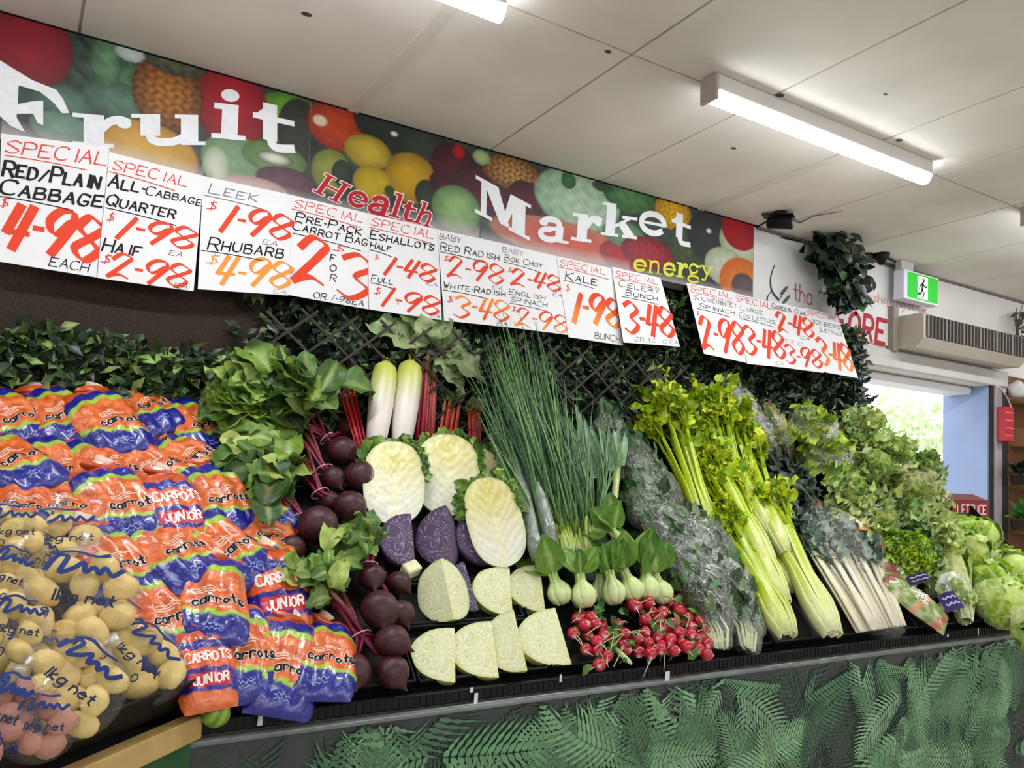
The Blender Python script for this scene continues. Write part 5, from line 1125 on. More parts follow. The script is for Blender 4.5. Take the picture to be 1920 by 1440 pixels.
for i, q in enumerate((
 ('pale cabbage quarter at the front left of its tray, beside the beetroot', 812, 1278, 812, 1175, 84, -12, 60), ('pale cabbage quarter in the front row, second from the beetroot', 893, 1272, 880, 1165, 86, -8, 60),
 ('narrow pale cabbage quarter in the front row, third from the beetroot', 955, 1265, 930, 1150, 70, -34, 60), ('pale cabbage quarter at the end of the front row, next to the radishes', 1030, 1252, 1000, 1144, 86, -4, 60),
 ('pale cabbage quarter in the second row, in front of the last wombok half', 925, 1152, 920, 1060, 74, -6, 62), ('pale cabbage quarter at the end of the second row, beside the bok choy', 990, 1146, 980, 1058, 66, -8, 62))):
    wedge('cabbage_quarter', q[0], GQ, q[1], q[2], q[3], q[4], q[5], q[6], M_CUTG, '#c3d08a', q[7], seed=i, off=.035+.01*(i == 2))
wedge('cabbage_quarter', 'biggest pale cabbage quarter turned sideways, right of the beetroot', GQ, 822, 1172, 800, 1058, 60, -58, M_CUTG, '#c6d292', 62, seed=9, spread=95)
wedge('red_cabbage_half', 'small purple cabbage piece lying between two pale quarters', RQ, 878, 1150, 850, 1058, 42, -26, M_CUTR, '#b3a4b8', 62, seed=11, off=.03)
for i, q in enumerate((('purple cabbage quarter under the first wombok half', 748, 1062, 740, 962, 62, -4), ('purple cabbage quarter with a pale cut side, middle of the purple row', 812, 1062, 806, 955, 62, -54), ('purple cabbage quarter beside the tilted wombok half', 892, 1058, 878, 958, 56, -8))):
    wedge('red_cabbage_quarter', q[0], RQ, q[1], q[2], q[3], q[4], q[5], q[6], M_CUTR, '#8f7f9c', 66, seed=20+i, off=.05, cutb=M_CUTR)
k = MB(); p = bp(770, 1068, .05); obox(k, p, (BU+BV*.4).normalized(), (BV-BU*.4).normalized(), BN, .028, .02, .02, C('#e6e6c2'), bev=.005); o = k.build('cabbage_core', M_VEG, smooth=False, loc=p); tag(o, 'small pale cut cabbage core above the biggest quarter', 'cabbage')
# ---- wombok halves, wrapped in film
M_WOM = mat('wombok_cut', .35, .5, .05, 60, .12, 60, coat=.25)
def wombok(label, x0, y0, x1, y1, wpx, ang=64, off=.06, seed=1, yb=.6, rot=0):
    random.seed(seed); b0 = bp(x0, y0, off); tp = steep(b0, x1, y1, ang); Yv = tp-b0; H = Yv.length; Yv.normalize(); Nn = V(0, -math.sin(rad(ang)), math.cos(rad(ang))); Nn = (Nn-Yv*Nn.dot(Yv)).normalized(); Nn = Matrix.Rotation(rad(-18+rot), 3, Yv) @ Nn; Xv = Yv.cross(Nn); W_ = wpx*pm(b0)/2/.88
    t = thing('wombok_half', label, 'wombok', mtx=frame(b0, Xv, Yv, Nn), group='wombok halves with the cut face out')
    sh = lambda v: (max(0, 1-abs(2*v-1.02)**4.5))**.5*(.86+.2*math.sin(PI*v))
    k = MB(); nu, nv = 18, 44; vs = []; cs = []
    for j in range(nv+1):
        v = j/nv
        for i in range(nu+1):
            u = -1+2*i/nu; rr = abs(u); x = W_*sh(v)*u; z = .004*noise.noise(V(u*7, v*16, seed))*(1-rr)
            # veins of the folded leaves sweep up and outwards from the core
            f_ = math.sin((v*21-rr*7+1.2*noise.noise(V(u*3, v*4, seed)))*2.6); top = max(0, min(1, (v-.25)/.5))
            c = mix(C('#eeeedd'), C('#dfd467'), top*1.0*(1-.25*rr)); c = mix(c, C('#f8f8ee') if f_ > 0 else C('#c3c685'), .34*abs(f_)); c = mix(c, C('#f3eebd'), max(0, 1-rr*7)*(.9 if v < .55 else 0)); c = mix(c, C('#a9bf74'), max(0, (rr-.86)*6)*.8+max(0, (v-.93)*10)*.8)
            vs.append(V(x, v*H, z)); cs.append(c)
    fs = [(j*(nu+1)+i, j*(nu+1)+i+1, (j+1)*(nu+1)+i+1, (j+1)*(nu+1)+i) for j in range(nv) for i in range(nu)]; k.add(vs, fs, cs); k.build('cut_face', M_WOM, t, local=True)
    k = MB(); vs = []; cs = []; na = 14
    for j in range(nv+1):
        v = j/nv
        for i in range(na+1): a = PI*i/na; r = W_*sh(v)*(1+.03*noise.noise(V(a*3, v*8, seed))); vs.append(V(-math.cos(a)*r, v*H, -math.sin(a)*r*.75)); cs.append(mix(C('#e2e6cf'), C('#8fac62'), max(0, min(1, (v-.2)/.7))))
    k.add(vs, [(j*(na+1)+i, (j+1)*(na+1)+i, (j+1)*(na+1)+i+1, j*(na+1)+i+1) for j in range(nv) for i in range(na)], cs); k.build('outer_leaf', M_VEG, t, local=True)
    k = MB()
    for i in range(90):
        a = random.uniform(-.15, 1.15)*PI; v = random.uniform(.55, 1.0); r = W_*sh(v); p = V(-math.cos(a)*r*1.0, v*H, -abs(math.sin(a))*r*.5); c = jit(random.choice([C('#7d9d52'), C('#a3bd70'), C('#5f8245')]), .2)
        leaf(k, p, V(-math.cos(a)*.6, 1, -.3), V(-math.cos(a), .2, .7), random.uniform(.025, .055), .05, c, jit(c, .2), curl=random.uniform(-.6, .8), fold=.2, ruf=.35, seg=4, nc=2)
    o = k.build('frilly_edge', M_LEAF, t, local=True); o['kind'] = 'stuff'
    k = MB(); vs = []
    for j in range(nv+1):
        v = j/nv
        for i in range(nu+1): u = -1+2*i/nu; vs.append(V(W_*1.03*sh(v)*u, v*H, .012+.006*noise.noise(V(u*4, v*9, seed+5))-.02*abs(u)**6))
    k.add(vs, fs, WHITE); k.build('cling_film', film('cling_film', .025, (1, 1, 1, 1), 20, .4, .1, .25), t, local=True)
wombok('wombok half behind, showing only its yellow top beside the cucumbers', 905, 925, 902, 842, 54, seed=4, off=.03)
wombok('wombok half nearest the beetroot', 740, 985, 738, 828, 98, seed=1, off=.07)
wombok('tallest wombok half, in the middle under the pink rhubarb', 840, 968, 840, 815, 104, seed=2, off=.07)
wombok('tilted wombok half lying lowest, against the wrapped cucumbers', 950, 1064, 908, 896, 92, seed=3, off=.09)
# ---- long cucumbers in film
def cucumber(label, x0, y0, x1, y1, rpx, off, ang=52):
    b0 = bp(x0, y0, off); tp = steep(b0, x1, y1, ang); r = rpx*pm(b0); t = thing('wrapped_cucumber', label, 'cucumber', b0, 'long film-wrapped cucumbers'); n = 14; sg = (tp-b0).cross(BN).normalized()*.012
    P = [b0.lerp(tp, i/n)+sg*math.sin(PI*i/n) for i in range(n+1)]; R = [r*min(1, .35+3.2*min(i, n-i)/n*2)**.5 for i in range(n+1)]
    k = MB(); tube(k, P, R, C('#3f5a40'), 14); k.build('cucumber', mat('cucumber_skin', .4, .5, .25, 30, .3, 60), t)
    k = MB(); crumple_tube(k, P, [q*1.06+.001 for q in R], 16, .09, 30, rpx, sub=2); k.build('film_wrap', film('cucumber_film', .05, (.99, 1, .99, 1), 34, .8, .14, .28), t)
cucumber('wrapped cucumber farthest back, beside the dark red stalks', 948, 930, 929, 785, 13, .13); cucumber('long wrapped cucumber just right of the tilted wombok', 1006, 1052, 955, 840, 13, .13); cucumber('wrapped cucumber lying against the spring onions', 1036, 1030, 974, 830, 14, .15); cucumber('wrapped cucumber lowest down, end poking out beside the cabbage', 1008, 1066, 968, 930, 11, .08)
# ---- spring onions
def onions(label, bx, by, tops, n, seed, off=.07):
    random.seed(seed); b0 = bp(bx, by, off); t = thing('spring_onion_bunch', label, 'bunch of spring onions', b0, 'spring onion bunches'); k = MB(); kb = MB()
    for i in range(n):
        a = bp(bx+random.gauss(0, 9), by+random.gauss(0, 5), off+random.uniform(-.02, .03)); tx, ty = random.choice(tops); tx += random.gauss(0, 26); ty += random.gauss(0, 34)
        e = steep(a, tx, ty, random.uniform(58, 66)); e.y = min(e.y, -.13); sg = V(random.gauss(0, .02), -random.uniform(0, .05), random.gauss(0, .015)); r = random.uniform(.0034, .006)
        P = [a.lerp(e, q/8)+sg*math.sin(PI*q/8) for q in range(9)]; c = jit(random.choice([C('#4a6b45'), C('#5c7d52'), C('#36523a'), C('#77925f')]), .15)
        tube(k, P[1:], [r*.9, r, r, r, r*.9, r*.7, r*.4, r*.15], [mix(C('#a7bb66'), c, .3)]+[c]*7, 5, flat=.6); kb_c = C('#dfe6b8'); tube(kb, [P[0], P[0].lerp(P[1], .5), P[1]], [r*1.25, r*1.05, r*.95], [kb_c, C('#c6d689'), mix(C('#a7bb66'), c, .3)], 5)
    o = k.build('green_leaves', M_VEG, t); o['kind'] = 'stuff'; o = kb.build('pale_stems', M_VEG, t); o['kind'] = 'stuff'
    P = bp(bx, by-26, off+.01); k = MB(); tube(k, [P+BU*(.03*math.cos(a))+BN*(.022*math.sin(a)) for a in [2*PI*i/20 for i in range(21)]], .0025, C('#c9a9b0'), 6); k.build('band', mat('rubber_band'), t)
onions('spring onion bunch nearest the cucumbers', 1015, 1030, [(930, 655), (940, 690), (925, 760)], 62, 201); onions('spring onion bunch second from the cucumbers', 1045, 1035, [(955, 670), (985, 700), (945, 640)], 64, 202, .08); onions('spring onion bunch in the middle of its heap', 1075, 1035, [(1000, 690), (1015, 740), (980, 670)], 64, 203, .085)
onions('spring onion bunch nearest the leeks', 1100, 1035, [(1030, 770), (1050, 800), (1015, 730)], 56, 204, .08); onions('spring onion bunch lying on top with long crossing leaves', 1112, 1000, [(1080, 790), (1100, 800), (1050, 770), (1130, 870)], 40, 205, .11)
def leek(label, bx, by, tx, ty, off, seed):
    random.seed(seed); b0 = bp(bx, by, off); tp = steep(b0, tx, ty, 58); t = thing('leek', label, 'leek', b0, 'leeks behind the bok choy'); d = (tp-b0); Ln = d.length; k = MB(); tube(k, [b0, b0+d*.1, b0+d*.35, b0+d*.55], [.012, .014, .014, .015], [C('#e6e8cf'), C('#d7dfae'), C('#a9c07c'), C('#7d9c68')], 12); k.build('shank', M_VEG, t)
    k = MB(); s_, d_, n_ = axes(d, BN)
    for i in range(5):
        c = jit(C('#7d9c86'), .18); leaf(k, b0+d*(.42+.02*i)+s_*.004*(i-3), d_+s_*.12*(i-3)+rvec()*.06, n_+s_*.25*(i-3), Ln*random.uniform(.4, .6), .04, mix(C('#93ad78'), c, .4), c, curl=random.uniform(-.1, .5), fold=.7, seg=8, prof=prof_strap, rib=C('#a9c09a'))
    k.build('flat_leaf_fan', M_LEAF, t)
leek('leek leaning upright, widest grey green leaves', 1128, 985, 1122, 790, .05, 211); leek('leek with a leaf bent toward the wrapped spinach', 1150, 960, 1165, 790, .06, 212); leek('leek half hidden behind the spring onions', 1100, 960, 1085, 760, .04, 213)
# ---- bok choy
def bokchoy(label, bx, by, hpx, ang, off, seed):
    random.seed(seed); b0 = bp(bx, by, off); m = pm(b0); a = rad(ang); U2 = (BU*math.sin(a)+(BV*.62+V(0, 0, .6)+V(0, -.12, 0)).normalized()*math.cos(a)).normalized(); s_, d_, n_ = axes(U2, V(-.35, -1, .35)); H = hpx*m
    t = thing('bok_choy', label, 'bok choy', b0, 'baby bok choy'); 
    for i in range(7):
        f = 2*PI*i/7+random.uniform(-.2, .2); rd = s_*math.cos(f)+n_*math.sin(f); k = MB(); P = []; c0, c1 = C('#e3ebc0'), C('#b9cf86'); rr = H*.17
        for q in range(8):
            v = q/7; bul = rr*(.35+.75*math.sin(PI*min(1, v*1.25+.08))**1.0)*(1 if v < .6 else 1); P.append(b0+d_*(v*H*.52)+rd*(bul*.8+.3*rr*max(0, v-.6)))
        tube(k, P, [H*.045, H*.085, H*.1, H*.095, H*.075, H*.05, H*.035, H*.028], [mix(c0, c1, q/7) for q in range(8)], 9, flat=.55, nrm=rd); k.build('stem', mat('pale_stem', .35, .5, .06, 40, .1, 60, sss=.15, sat=1.2), t)
        k = MB(); e = P[-1]; c = jit(random.choice([C('#5f8a3f'), C('#749d4c'), C('#4a7636')]), .12); L = H*random.uniform(.4, .7); leaf(k, e-d_*.004, d_+rd*random.uniform(.1, .8)+rvec()*.2, rd*-.6+n_*.7+rvec()*.25, L, L*random.uniform(.6, .85), mix(c, C('#a9c46c'), .35), c, curl=random.uniform(-.1, .7), fold=.15, ruf=.07, seg=9, rib=C('#c3d592'), nc=3); k.build('leaf', M_LEAF, t)
for i, q in enumerate((('bok choy nearest the cabbage, leaves drooping left', 1056, 1132, 118, -14, .05), ('bok choy second from the cabbage, one big flat leaf facing out', 1098, 1138, 125, -2, .07), ('small bok choy tucked between two larger ones', 1128, 1126, 105, 4, .04), ('bok choy in the middle of the row above the radishes', 1154, 1132, 122, -2, .07), ('bok choy with its stem tipped right, fifth in the row', 1192, 1124, 118, -16, .07), ('bok choy behind the highest radishes', 1218, 1124, 120, 2, .07), ('bok choy at the end of the row against the wrapped spinach', 1248, 1130, 112, -14, .06))): bokchoy(*q, seed=300+i)
bokchoy('loose bok choy lying tilted on the spring onions above the row', 1180, 1038, 112, -36, .13, 320)
# ---- radish bunches
RADC = C('#b3182f'); M_RAD = mat('radish_red', .25, .6, .12, 30, coat=.3)
Rz_ = '490,640 585,630 545,690 620,680 670,690 565,770 640,810 690,770 555,870 640,880 710,920 655,985 460,750 520,620|785,680 760,740 845,750 815,795 850,870 830,840|930,550 1020,520 1050,590 1130,590 1250,580 1180,530 1220,510 1000,650 1100,650 905,540|1000,740 1090,710 1140,710 930,790 1020,820 1090,780 1110,840 950,890 1040,900 1110,870 1185,795 1215,880|1320,630 1400,655 1195,675 1260,665 1340,700 1440,735 1250,745 1270,830 1310,850 1380,790 1400,870 1465,830 1430,770 1460,910 1290,600 1340,760'
RL = ('radish bunch nearest the cabbage, its lowest radish hanging over the rail', 'smallest radish bunch, second from the cabbage', 'radish bunch highest up, right under the bok choy', 'radish bunch at the front middle with white root tails', 'radish bunch beside the wrapped spinach')
for bi, (grp, lb) in enumerate(zip(Rz_.split('|'), RL)):
    random.seed(400+bi); pts = [tuple(float(a)/4 for a in q.split(',')) for q in grp.split()]; pts = [(x+960, y+1000) for x, y in pts]; cx = sum(p[0] for p in pts)/len(pts); cy = min(p[1] for p in pts)
    c0 = bp(cx, cy, .03); t = thing('radish_bunch', lb, 'bunch of radishes', c0, 'bunches of red radishes')
    for i, (x, y) in enumerate(pts):
        off = .055+.022*math.sin(x*.7+y*.3)+(.02 if y > 1200 else 0)+(.05 if y > 1238 else 0); p = bp(x, y, off); r = random.uniform(11, 13.2)*pm(p); k = MB(); td = (V(random.uniform(-.9, .9), -.9, random.uniform(-1, .3))).normalized(); s_, d_, n_ = axes(td, BN)
        pr = [(0, -.96), (.3, -.95), (.7, -.72), (.95, -.3), (1, .1), (.85, .55), (.5, .88), (.2, 1.02), (.06, 1.16), (0, 1.2)]; cc = jit(RADC, .16); lathe(k, [(a*r, b_*r) for a, b_ in pr], frame(p, s_, n_, d_), [C('#8a3040')]+[cc]*6+[mix(cc, C('#e8d0d0'), .5), C('#eadfda'), C('#eadfda')], 14); o = k.build('radish', M_RAD, t)
        if i % 2 == 0:
            k = MB(); e = p+td*r*1.1; q = rvec()*.02; tube(k, [e, e+td*.012+q*.4, e+td*.022+q+V(0, 0, -.008), e+td*.028+q*1.7+V(0, 0, -.02)], [.0022, .0016, .0012, .0006], C('#e6d8d2'), 5); k.build('root_tail', M_VEG, o)
    k = MB()
    for i in range(26):
        x, y = random.choice(pts); p = bp(x+random.gauss(0, 14), y+random.gauss(-8, 12), random.uniform(.02, .075)); c = jit(random.choice([C('#55793e'), C('#6f9350'), C('#3f5f30')]), .2); leaf(k, p, rvec()+BV*.4, BN+rvec()*.5, random.uniform(.03, .06), .026, c, jit(c, .2), curl=.8, fold=.3, ruf=.2, seg=5, nc=2)
    for i in range(9): 
        x, y = random.choice(pts); a = bp(x, y, .08); b_ = bp(x+random.gauss(0, 22), y+random.gauss(0, 14), .1); tube(k, quadcurve(a, (a+b_)/2+BN*.02, b_, 5), .0018, C('#b9c48a'), 5)
    o = k.build('leaves', M_LEAF, t); o['kind'] = 'stuff'
p = bp(1163, 1225, .06); k = MB(); tube(k, [p+BV*.03-BU*.012, p, p-BV*.03+BU*.016, p-BV*.042+BU*.022], [.004, .009, .008, .003], [C('#9fb068'), C('#c3cf95'), C('#d5dbb0'), C('#e6e6c8')], 8); o = k.build('loose_stem', M_VEG, loc=p); tag(o, 'single pale green stem lying among the front radishes', 'stem')
# ---------------------------------------------------------------- leafy greens sleeved in crinkled film
def sleeve(name, label, cat, path, grp=None, seed=1, leafc=('#4d6a47', '#6a8a5f', '#334d31'), stemc='#cfd8a0', flat=.7, nl=110, stems=8, amp=.3, wrapm=None, up0=.22):
    random.seed(seed); pts = [bp(x, y, o) if a is None else None for x, y, o, r, a in path]
    for i, (x, y, o, r, a) in enumerate(path):
        if a is not None: pts[i] = steep(pts[0], x, y, a)+BN*o; pts[i] = wallpt(x, y, .18) if pts[i].y > -.18 else pts[i]
    rs = [q[3]*pm(p) for q, p in zip(path, pts)]; t = thing(name, label, cat, pts[0], grp); k = MB(); n = len(pts)-1
    for i in range(nl):
        q = random.uniform(up0, 1)*n; j = min(n-1, int(q)); f = q-j; p = pts[j].lerp(pts[j+1], f); r = rs[j]+(rs[j+1]-rs[j])*f; d = (pts[j+1]-pts[j]).normalized(); a = random.uniform(0, 2*PI); s_, d_, n_ = axes(d, BN); rd = s_*math.cos(a)+n_*math.sin(a)*flat
        c = jit(C(random.choice(leafc)), .3); leaf(k, p+rd*r*random.uniform(.4, .86)-d*.03, d*.8+rd*random.uniform(-.1, .25)+rvec()*.35, rd+rvec()*.4, random.uniform(.05, .1), random.uniform(.03, .055), c, jit(c, .25), curl=random.uniform(.2, 1.4), fold=.3, ruf=.3, seg=5, nc=2)
    o = k.build('leaves', M_LEAF, t); o['kind'] = 'stuff'
    for i in range(stems):
        k = MB(); q = (i+.5)/stems*2-1; d = (pts[1]-pts[0]).normalized(); s_, d_, n_ = axes(d, BN); z = random.uniform(-.4, .5); e = pts[0].lerp(pts[-1], min(.8, up0+.25)); c = jit(C(stemc), .08)
        tube(k, [pts[0]+s_*(rs[0]*.6*q)+n_*(rs[0]*.5*z), pts[0].lerp(pts[1], .7)+s_*(rs[1]*.6*q)+n_*(rs[1]*.45*z), e+s_*(rs[1]*.6*q)+n_*(rs[1]*.4*z)], [.008, .0065, .004], [mix(c, C('#efeee0'), .4), c, mix(c, C(leafc[0]), .4)], 7, flat=.6); k.build('stem', M_VEG, t)
    k = MB(); crumple_tube(k, pts, rs, 26, amp, 13, seed, flat=flat, nrm=BN, sub=7); k.build('film_sleeve', wrapm or M_WRAP, t)
    return t
SG = 'greens in crinkled film sleeves'
sleeve('wrapped_spinach', 'film-wrapped spinach highest up, behind the leeks', 'wrapped greens', [(1166, 900, .03, 20, None), (1158, 850, .0, 36, 60), (1142, 800, .0, 38, 62), (1140, 766, .0, 20, 62)], SG, 501, nl=140)
sleeve('wrapped_spinach', 'film-wrapped spinach bent behind the loose bok choy', 'wrapped greens', [(1255, 1000, .04, 34, None), (1225, 930, .02, 48, 50), (1200, 870, .0, 44, 54), (1186, 825, .0, 20, 56)], SG, 502, nl=190)
sleeve('wrapped_spinach', 'large film-wrapped spinach above the radishes', 'wrapped greens', [(1352, 1215, .05, 20, None), (1340, 1165, .07, 42, None), (1310, 1085, .09, 66, None), (1262, 1010, .10, 62, None), (1212, 945, .10, 46, None), (1196, 915, .08, 18, None)], SG, 503, nl=380)
sleeve('wrapped_spinach', 'film-wrapped spinach standing beside the front celery bunch', 'wrapped greens', [(1402, 1216, .05, 24, None), (1398, 1165, .06, 38, None), (1362, 1080, .08, 48, None), (1310, 1000, .08, 52, None), (1285, 955, .07, 22, None)], SG, 504, nl=280)
# ---- celery
CEL0, CEL1, CEL2 = C('#e3e6b4'), C('#bccb62'), C('#98b23c'); CLF = [C('#b4c440'), C('#9cb840'), C('#cfd85e'), C('#86a63e')]
M_CEL = mat('celery_rib', .3, .5, .08, 50, .1, 90, sss=.1, coat=.15, sat=1.25)
def celery(label, bx, by, tx, ty, rpx, off, seed, n=10, ang=52, fan=1.5, leafy=1.0, cut=1.0, cols=None, l0=.62):
    random.seed(seed); b0 = bp(bx, by, off); tp = steep(b0, tx, ty, ang); tp.y = min(tp.y, -.14); ax = tp-b0; H = ax.length; s_, d_, n_ = axes(ax, V(0, -math.sin(rad(ang)), math.cos(rad(ang)))); r = rpx*pm(b0); t = thing('celery_bunch', label, 'bunch of celery', b0, 'celery bunches'); c0, c1, c2 = cols or (CEL0, CEL1, CEL2)
    lf = MB()
    for i in range(n):
        a = 2*PI*i/n+random.uniform(-.2, .2) if i < n-3 else random.uniform(0, 6.3); rr = r*(1 if i < n-3 else .4); rd = s_*math.cos(a)+n_*(math.sin(a)*.75); P = []; R = []; K = []; hh = H*random.uniform(.86, 1.05)*cut
        bend = rvec()*.02
        for q in range(9):
            v = q/8; P.append(b0+d_*(hh*v*.72)+rd*(rr*(.5+.28*math.sin(PI*min(1, v*2.2))+fan*.42*v))+bend*v*v); R.append(r*(.36-.16*v)); K.append(mix(c0, c1, min(1, v*2.4)) if v < .42 else mix(c1, c2, (v-.42)/.58))
        R[0] *= .7; k = MB(); tube(k, P, R, K, 10, flat=.5, nrm=rd, groove=.5); k.build('stalk', M_CEL, t)
        e = P[-1]; dd = (P[-1]-P[-3]).normalized()
        if leafy:
            tube(lf, [P[-2], e, e+dd*.01], [R[-1], R[-1]*.85, R[-1]*.6], K[-1], 8, flat=.6)
            for j in range(int(3*leafy+.5)):
                q = (dd+rvec()*.38).normalized(); Ls = hh*random.uniform(.12, .28); e2 = e+q*Ls; tube(lf, [e-dd*.005, e.lerp(e2, .5)+rvec()*.006, e2], [R[-1]*.55, R[-1]*.42, R[-1]*.25], [K[-1], c2, mix(c2, CLF[0], .5)], 6)
                for m_ in range(random.randint(6, 9)):
                    z = e.lerp(e2, random.uniform(.4, 1.1)); w_ = (q+rvec()*1.0).normalized(); c = jit(random.choice(CLF), .2); leaf(lf, z, w_, (V(0, -.8, .5)+rvec()*.7), random.uniform(.036, .07), random.uniform(.034, .055), c, jit(c, .2), curl=random.uniform(-.3, 1.1), fold=.3, ruf=.4, seg=5, nc=2, rf=6)
    if lf.f: o = lf.build('leafy_top', M_LEAF, t); o['kind'] = 'stuff'
for i, q in enumerate((
 ('celery bunch farthest back, leafiest top under the celery card', 1335, 1010, 1195, 735, 24, .05, 10, 50, 1.9, 1.5), ('celery bunch second from the left, long stalks crossing the middle', 1400, 985, 1275, 735, 24, .06, 10, 50, 1.8, 1.5),
 ('celery bunch behind the others, leaves reaching under the angled cards', 1435, 985, 1325, 765, 22, .05, 9, 50, 1.7, 1.4), ('celery bunch ending at mid slope with a pale blunt base', 1448, 1005, 1335, 800, 26, .09, 10, 46, 1.5, 1.3),
 ('celery bunch lying above the front one, base beside the yellow leaf', 1447, 1075, 1290, 790, 28, .11, 10, 45, 1.4, 1.2))): celery(q[0], q[1], q[2], q[3], q[4], q[5], q[6], 600+i, n=q[7], ang=q[8], fan=q[9], leafy=q[10])
celery('celery bunch in the middle of the heap, leaves over its neighbours', 1476, 1040, 1372, 800, 26, .1, 613, n=9, ang=46, fan=1.6, leafy=1.4)
celery('celery bunch right above the lowest one, stalks side by side', 1470, 1130, 1330, 850, 28, .1, 614, n=9, ang=46, fan=1.3, leafy=1.2)
celery('celery bunch lowest at the front edge, pale base on the rail', 1478, 1192, 1352, 948, 34, .09, 610, n=10, ang=46, fan=1.0, leafy=.8)
celery('celery heart standing apart to the right, nearly without leaves', 1562, 1190, 1412, 905, 36, .08, 611, n=10, ang=46, fan=1.1, leafy=.7, cols=(C('#eceec8'), C('#cfd988'), C('#a9bf4e')))
celery('slim celery bunch tucked behind the separate celery heart', 1498, 1112, 1405, 885, 24, .05, 612, n=8, ang=48, fan=1.4, leafy=1.0)
# ---- silverbeet, kale
def silverbeet():
    random.seed(71); b0 = bp(1655, 1178, .06); t = thing('silverbeet_bunch', 'big bunch of silverbeet with white stalks and dark crinkled leaves', 'bunch of silverbeet', b0); lf = MB()
    for i in range(13):
        q = i/12*2-1; a = bp(1652+42*q, 1178-7*q, .04+.05*random.random()); e = steep(a, 1560+72*q+random.uniform(-8, 8), 1010+random.uniform(-12, 12)+16*q, 46); d = (e-a); k = MB(); c = jit(C('#e2dcc0'), .05)
        tube(k, [a, a.lerp(e, .3)+BN*.004, a.lerp(e, .65), e, e+d*.12], [.016, .0185, .0165, .012, .006], [C('#eee9d4'), c, c, mix(c, C('#b6c08e'), .5), C('#9fb07c')], 9, flat=.5, nrm=BN, groove=.35); k.build('stalk', M_CEL, t)
        for j in range(7):
            p = a.lerp(e, random.uniform(.62, 1.15)); c = jit(C(random.choice(['#4f6555', '#6b8070', '#3a4d40', '#8a9d8c'])), .2); leaf(lf, p+BN*random.uniform(0, .03), d.normalized()+rvec()*.35, BN+rvec()*.5, random.uniform(.08, .14), random.uniform(.05, .08), c, jit(c, .2), curl=random.uniform(.1, .9), fold=.3, ruf=.4, seg=9, nc=3, rib=C('#b9c4a4'), rf=8)
    o = lf.build('crinkled_leaves', M_LEAF, t); o['kind'] = 'stuff'
    k = MB(); P = [bp(1655, 1182, .08), bp(1625, 1120, .09), bp(1580, 1040, .09), bp(1550, 985, .08), bp(1530, 945, .06)]; crumple_tube(k, P, [q*pm(P[0]) for q in (50, 56, 74, 76, 30)], 26, .1, 14, 5, flat=.5, nrm=BN, sub=6); k.build('film_sleeve', film('clear_sleeve', .02, (1, 1, 1, 1), 45, .8, .12, .2), t)
silverbeet()
def kale(name, label, x0, y0, x1, y1, wpx, n, seed, cols, rib, off=.06, band=None, ang=50, wrap=False):
    random.seed(seed); b0 = bp(x0, y0, off); tp = steep(b0, x1, y1, ang); t = thing(name, label, 'bunch of kale', b0); m = pm(b0); d = tp-b0; s_, d_, n_ = axes(d, BN)
    k = MB(); sk = MB()
    for i in range(n):
        q = random.uniform(-1, 1); e = tp+s_*(q*wpx*m)+n_*random.uniform(-.02, .05)-d_*random.uniform(0, .3)*d.length; dd = (e-b0); c = jit(random.choice([C(z) for z in cols]), .25)
        tube(sk, [b0+s_*q*.012, b0.lerp(e, .5)], [.004, .003], C(rib), 5)
        leaf(k, b0.lerp(e, random.uniform(.1, .3)), dd+rvec()*.05, n_+s_*q*.5+rvec()*.2, dd.length*random.uniform(.7, .95), random.uniform(.045, .07), c, jit(c, .2), curl=random.uniform(.1, .8), fold=.4, ruf=.5, seg=12, nc=3, rib=C(rib), rf=10)
    o = k.build('leaves', M_LEAF, t); o['kind'] = 'stuff'; o = sk.build('stems', M_VEG, t); o['kind'] = 'stuff'
    if band: k = MB(); p = b0.lerp(tp, .08); tube(k, [p+s_*(.02*math.cos(a))+n_*(.018*math.sin(a)) for a in [2*PI*i/18 for i in range(19)]], .004, C(band), 6); k.build('tie', mat('paper_tie', .6, .3, .05), t)
    if wrap: k = MB(); crumple_tube(k, [b0, b0.lerp(tp, .35)+n_*.02, b0.lerp(tp, .75)+n_*.02, tp+d_*.02], [wpx*m*z for z in (.5, 1, 1.15, .5)], 24, .25, 13, seed, flat=.6, nrm=n_, sub=6); k.build('film_sleeve', M_WRAP, t)
kale('kale_bunch', 'dark kale bunch with a red tie lying behind the silverbeet', 1540, 955, 1455, 868, 52, 16, 81, ['#1c2b23', '#26382c', '#31463a'], '#8f9c78', .08, '#b5442e')
kale('kale_bunch', 'dark kale bunch drooping beside the slim celery', 1500, 985, 1440, 905, 30, 9, 82, ['#1a2820', '#26382c'], '#7d8a68', .05)
sleeve('wrapped_kale', 'film-wrapped grey kale standing highest, behind the celery tops', 'wrapped greens', [(1450, 868, .03, 26, None), (1420, 815, .0, 44, 64), (1388, 760, .0, 40, 68), (1366, 722, .0, 22, 70)], SG, 511, ('#66756a', '#4d5c50', '#84948a'), nl=140, wrapm=M_SILVER)
sleeve('wrapped_kale', 'narrow film sleeve of radicchio coloured leaves beside the wrapped kale', 'wrapped greens', [(1478, 862, .03, 16, None), (1470, 820, .0, 22, 62), (1450, 785, .0, 20, 66), (1440, 765, .0, 10, 66)], SG, 512, ('#b5c06a', '#a9808a', '#8fa050'), nl=60, wrapm=M_SILVER)
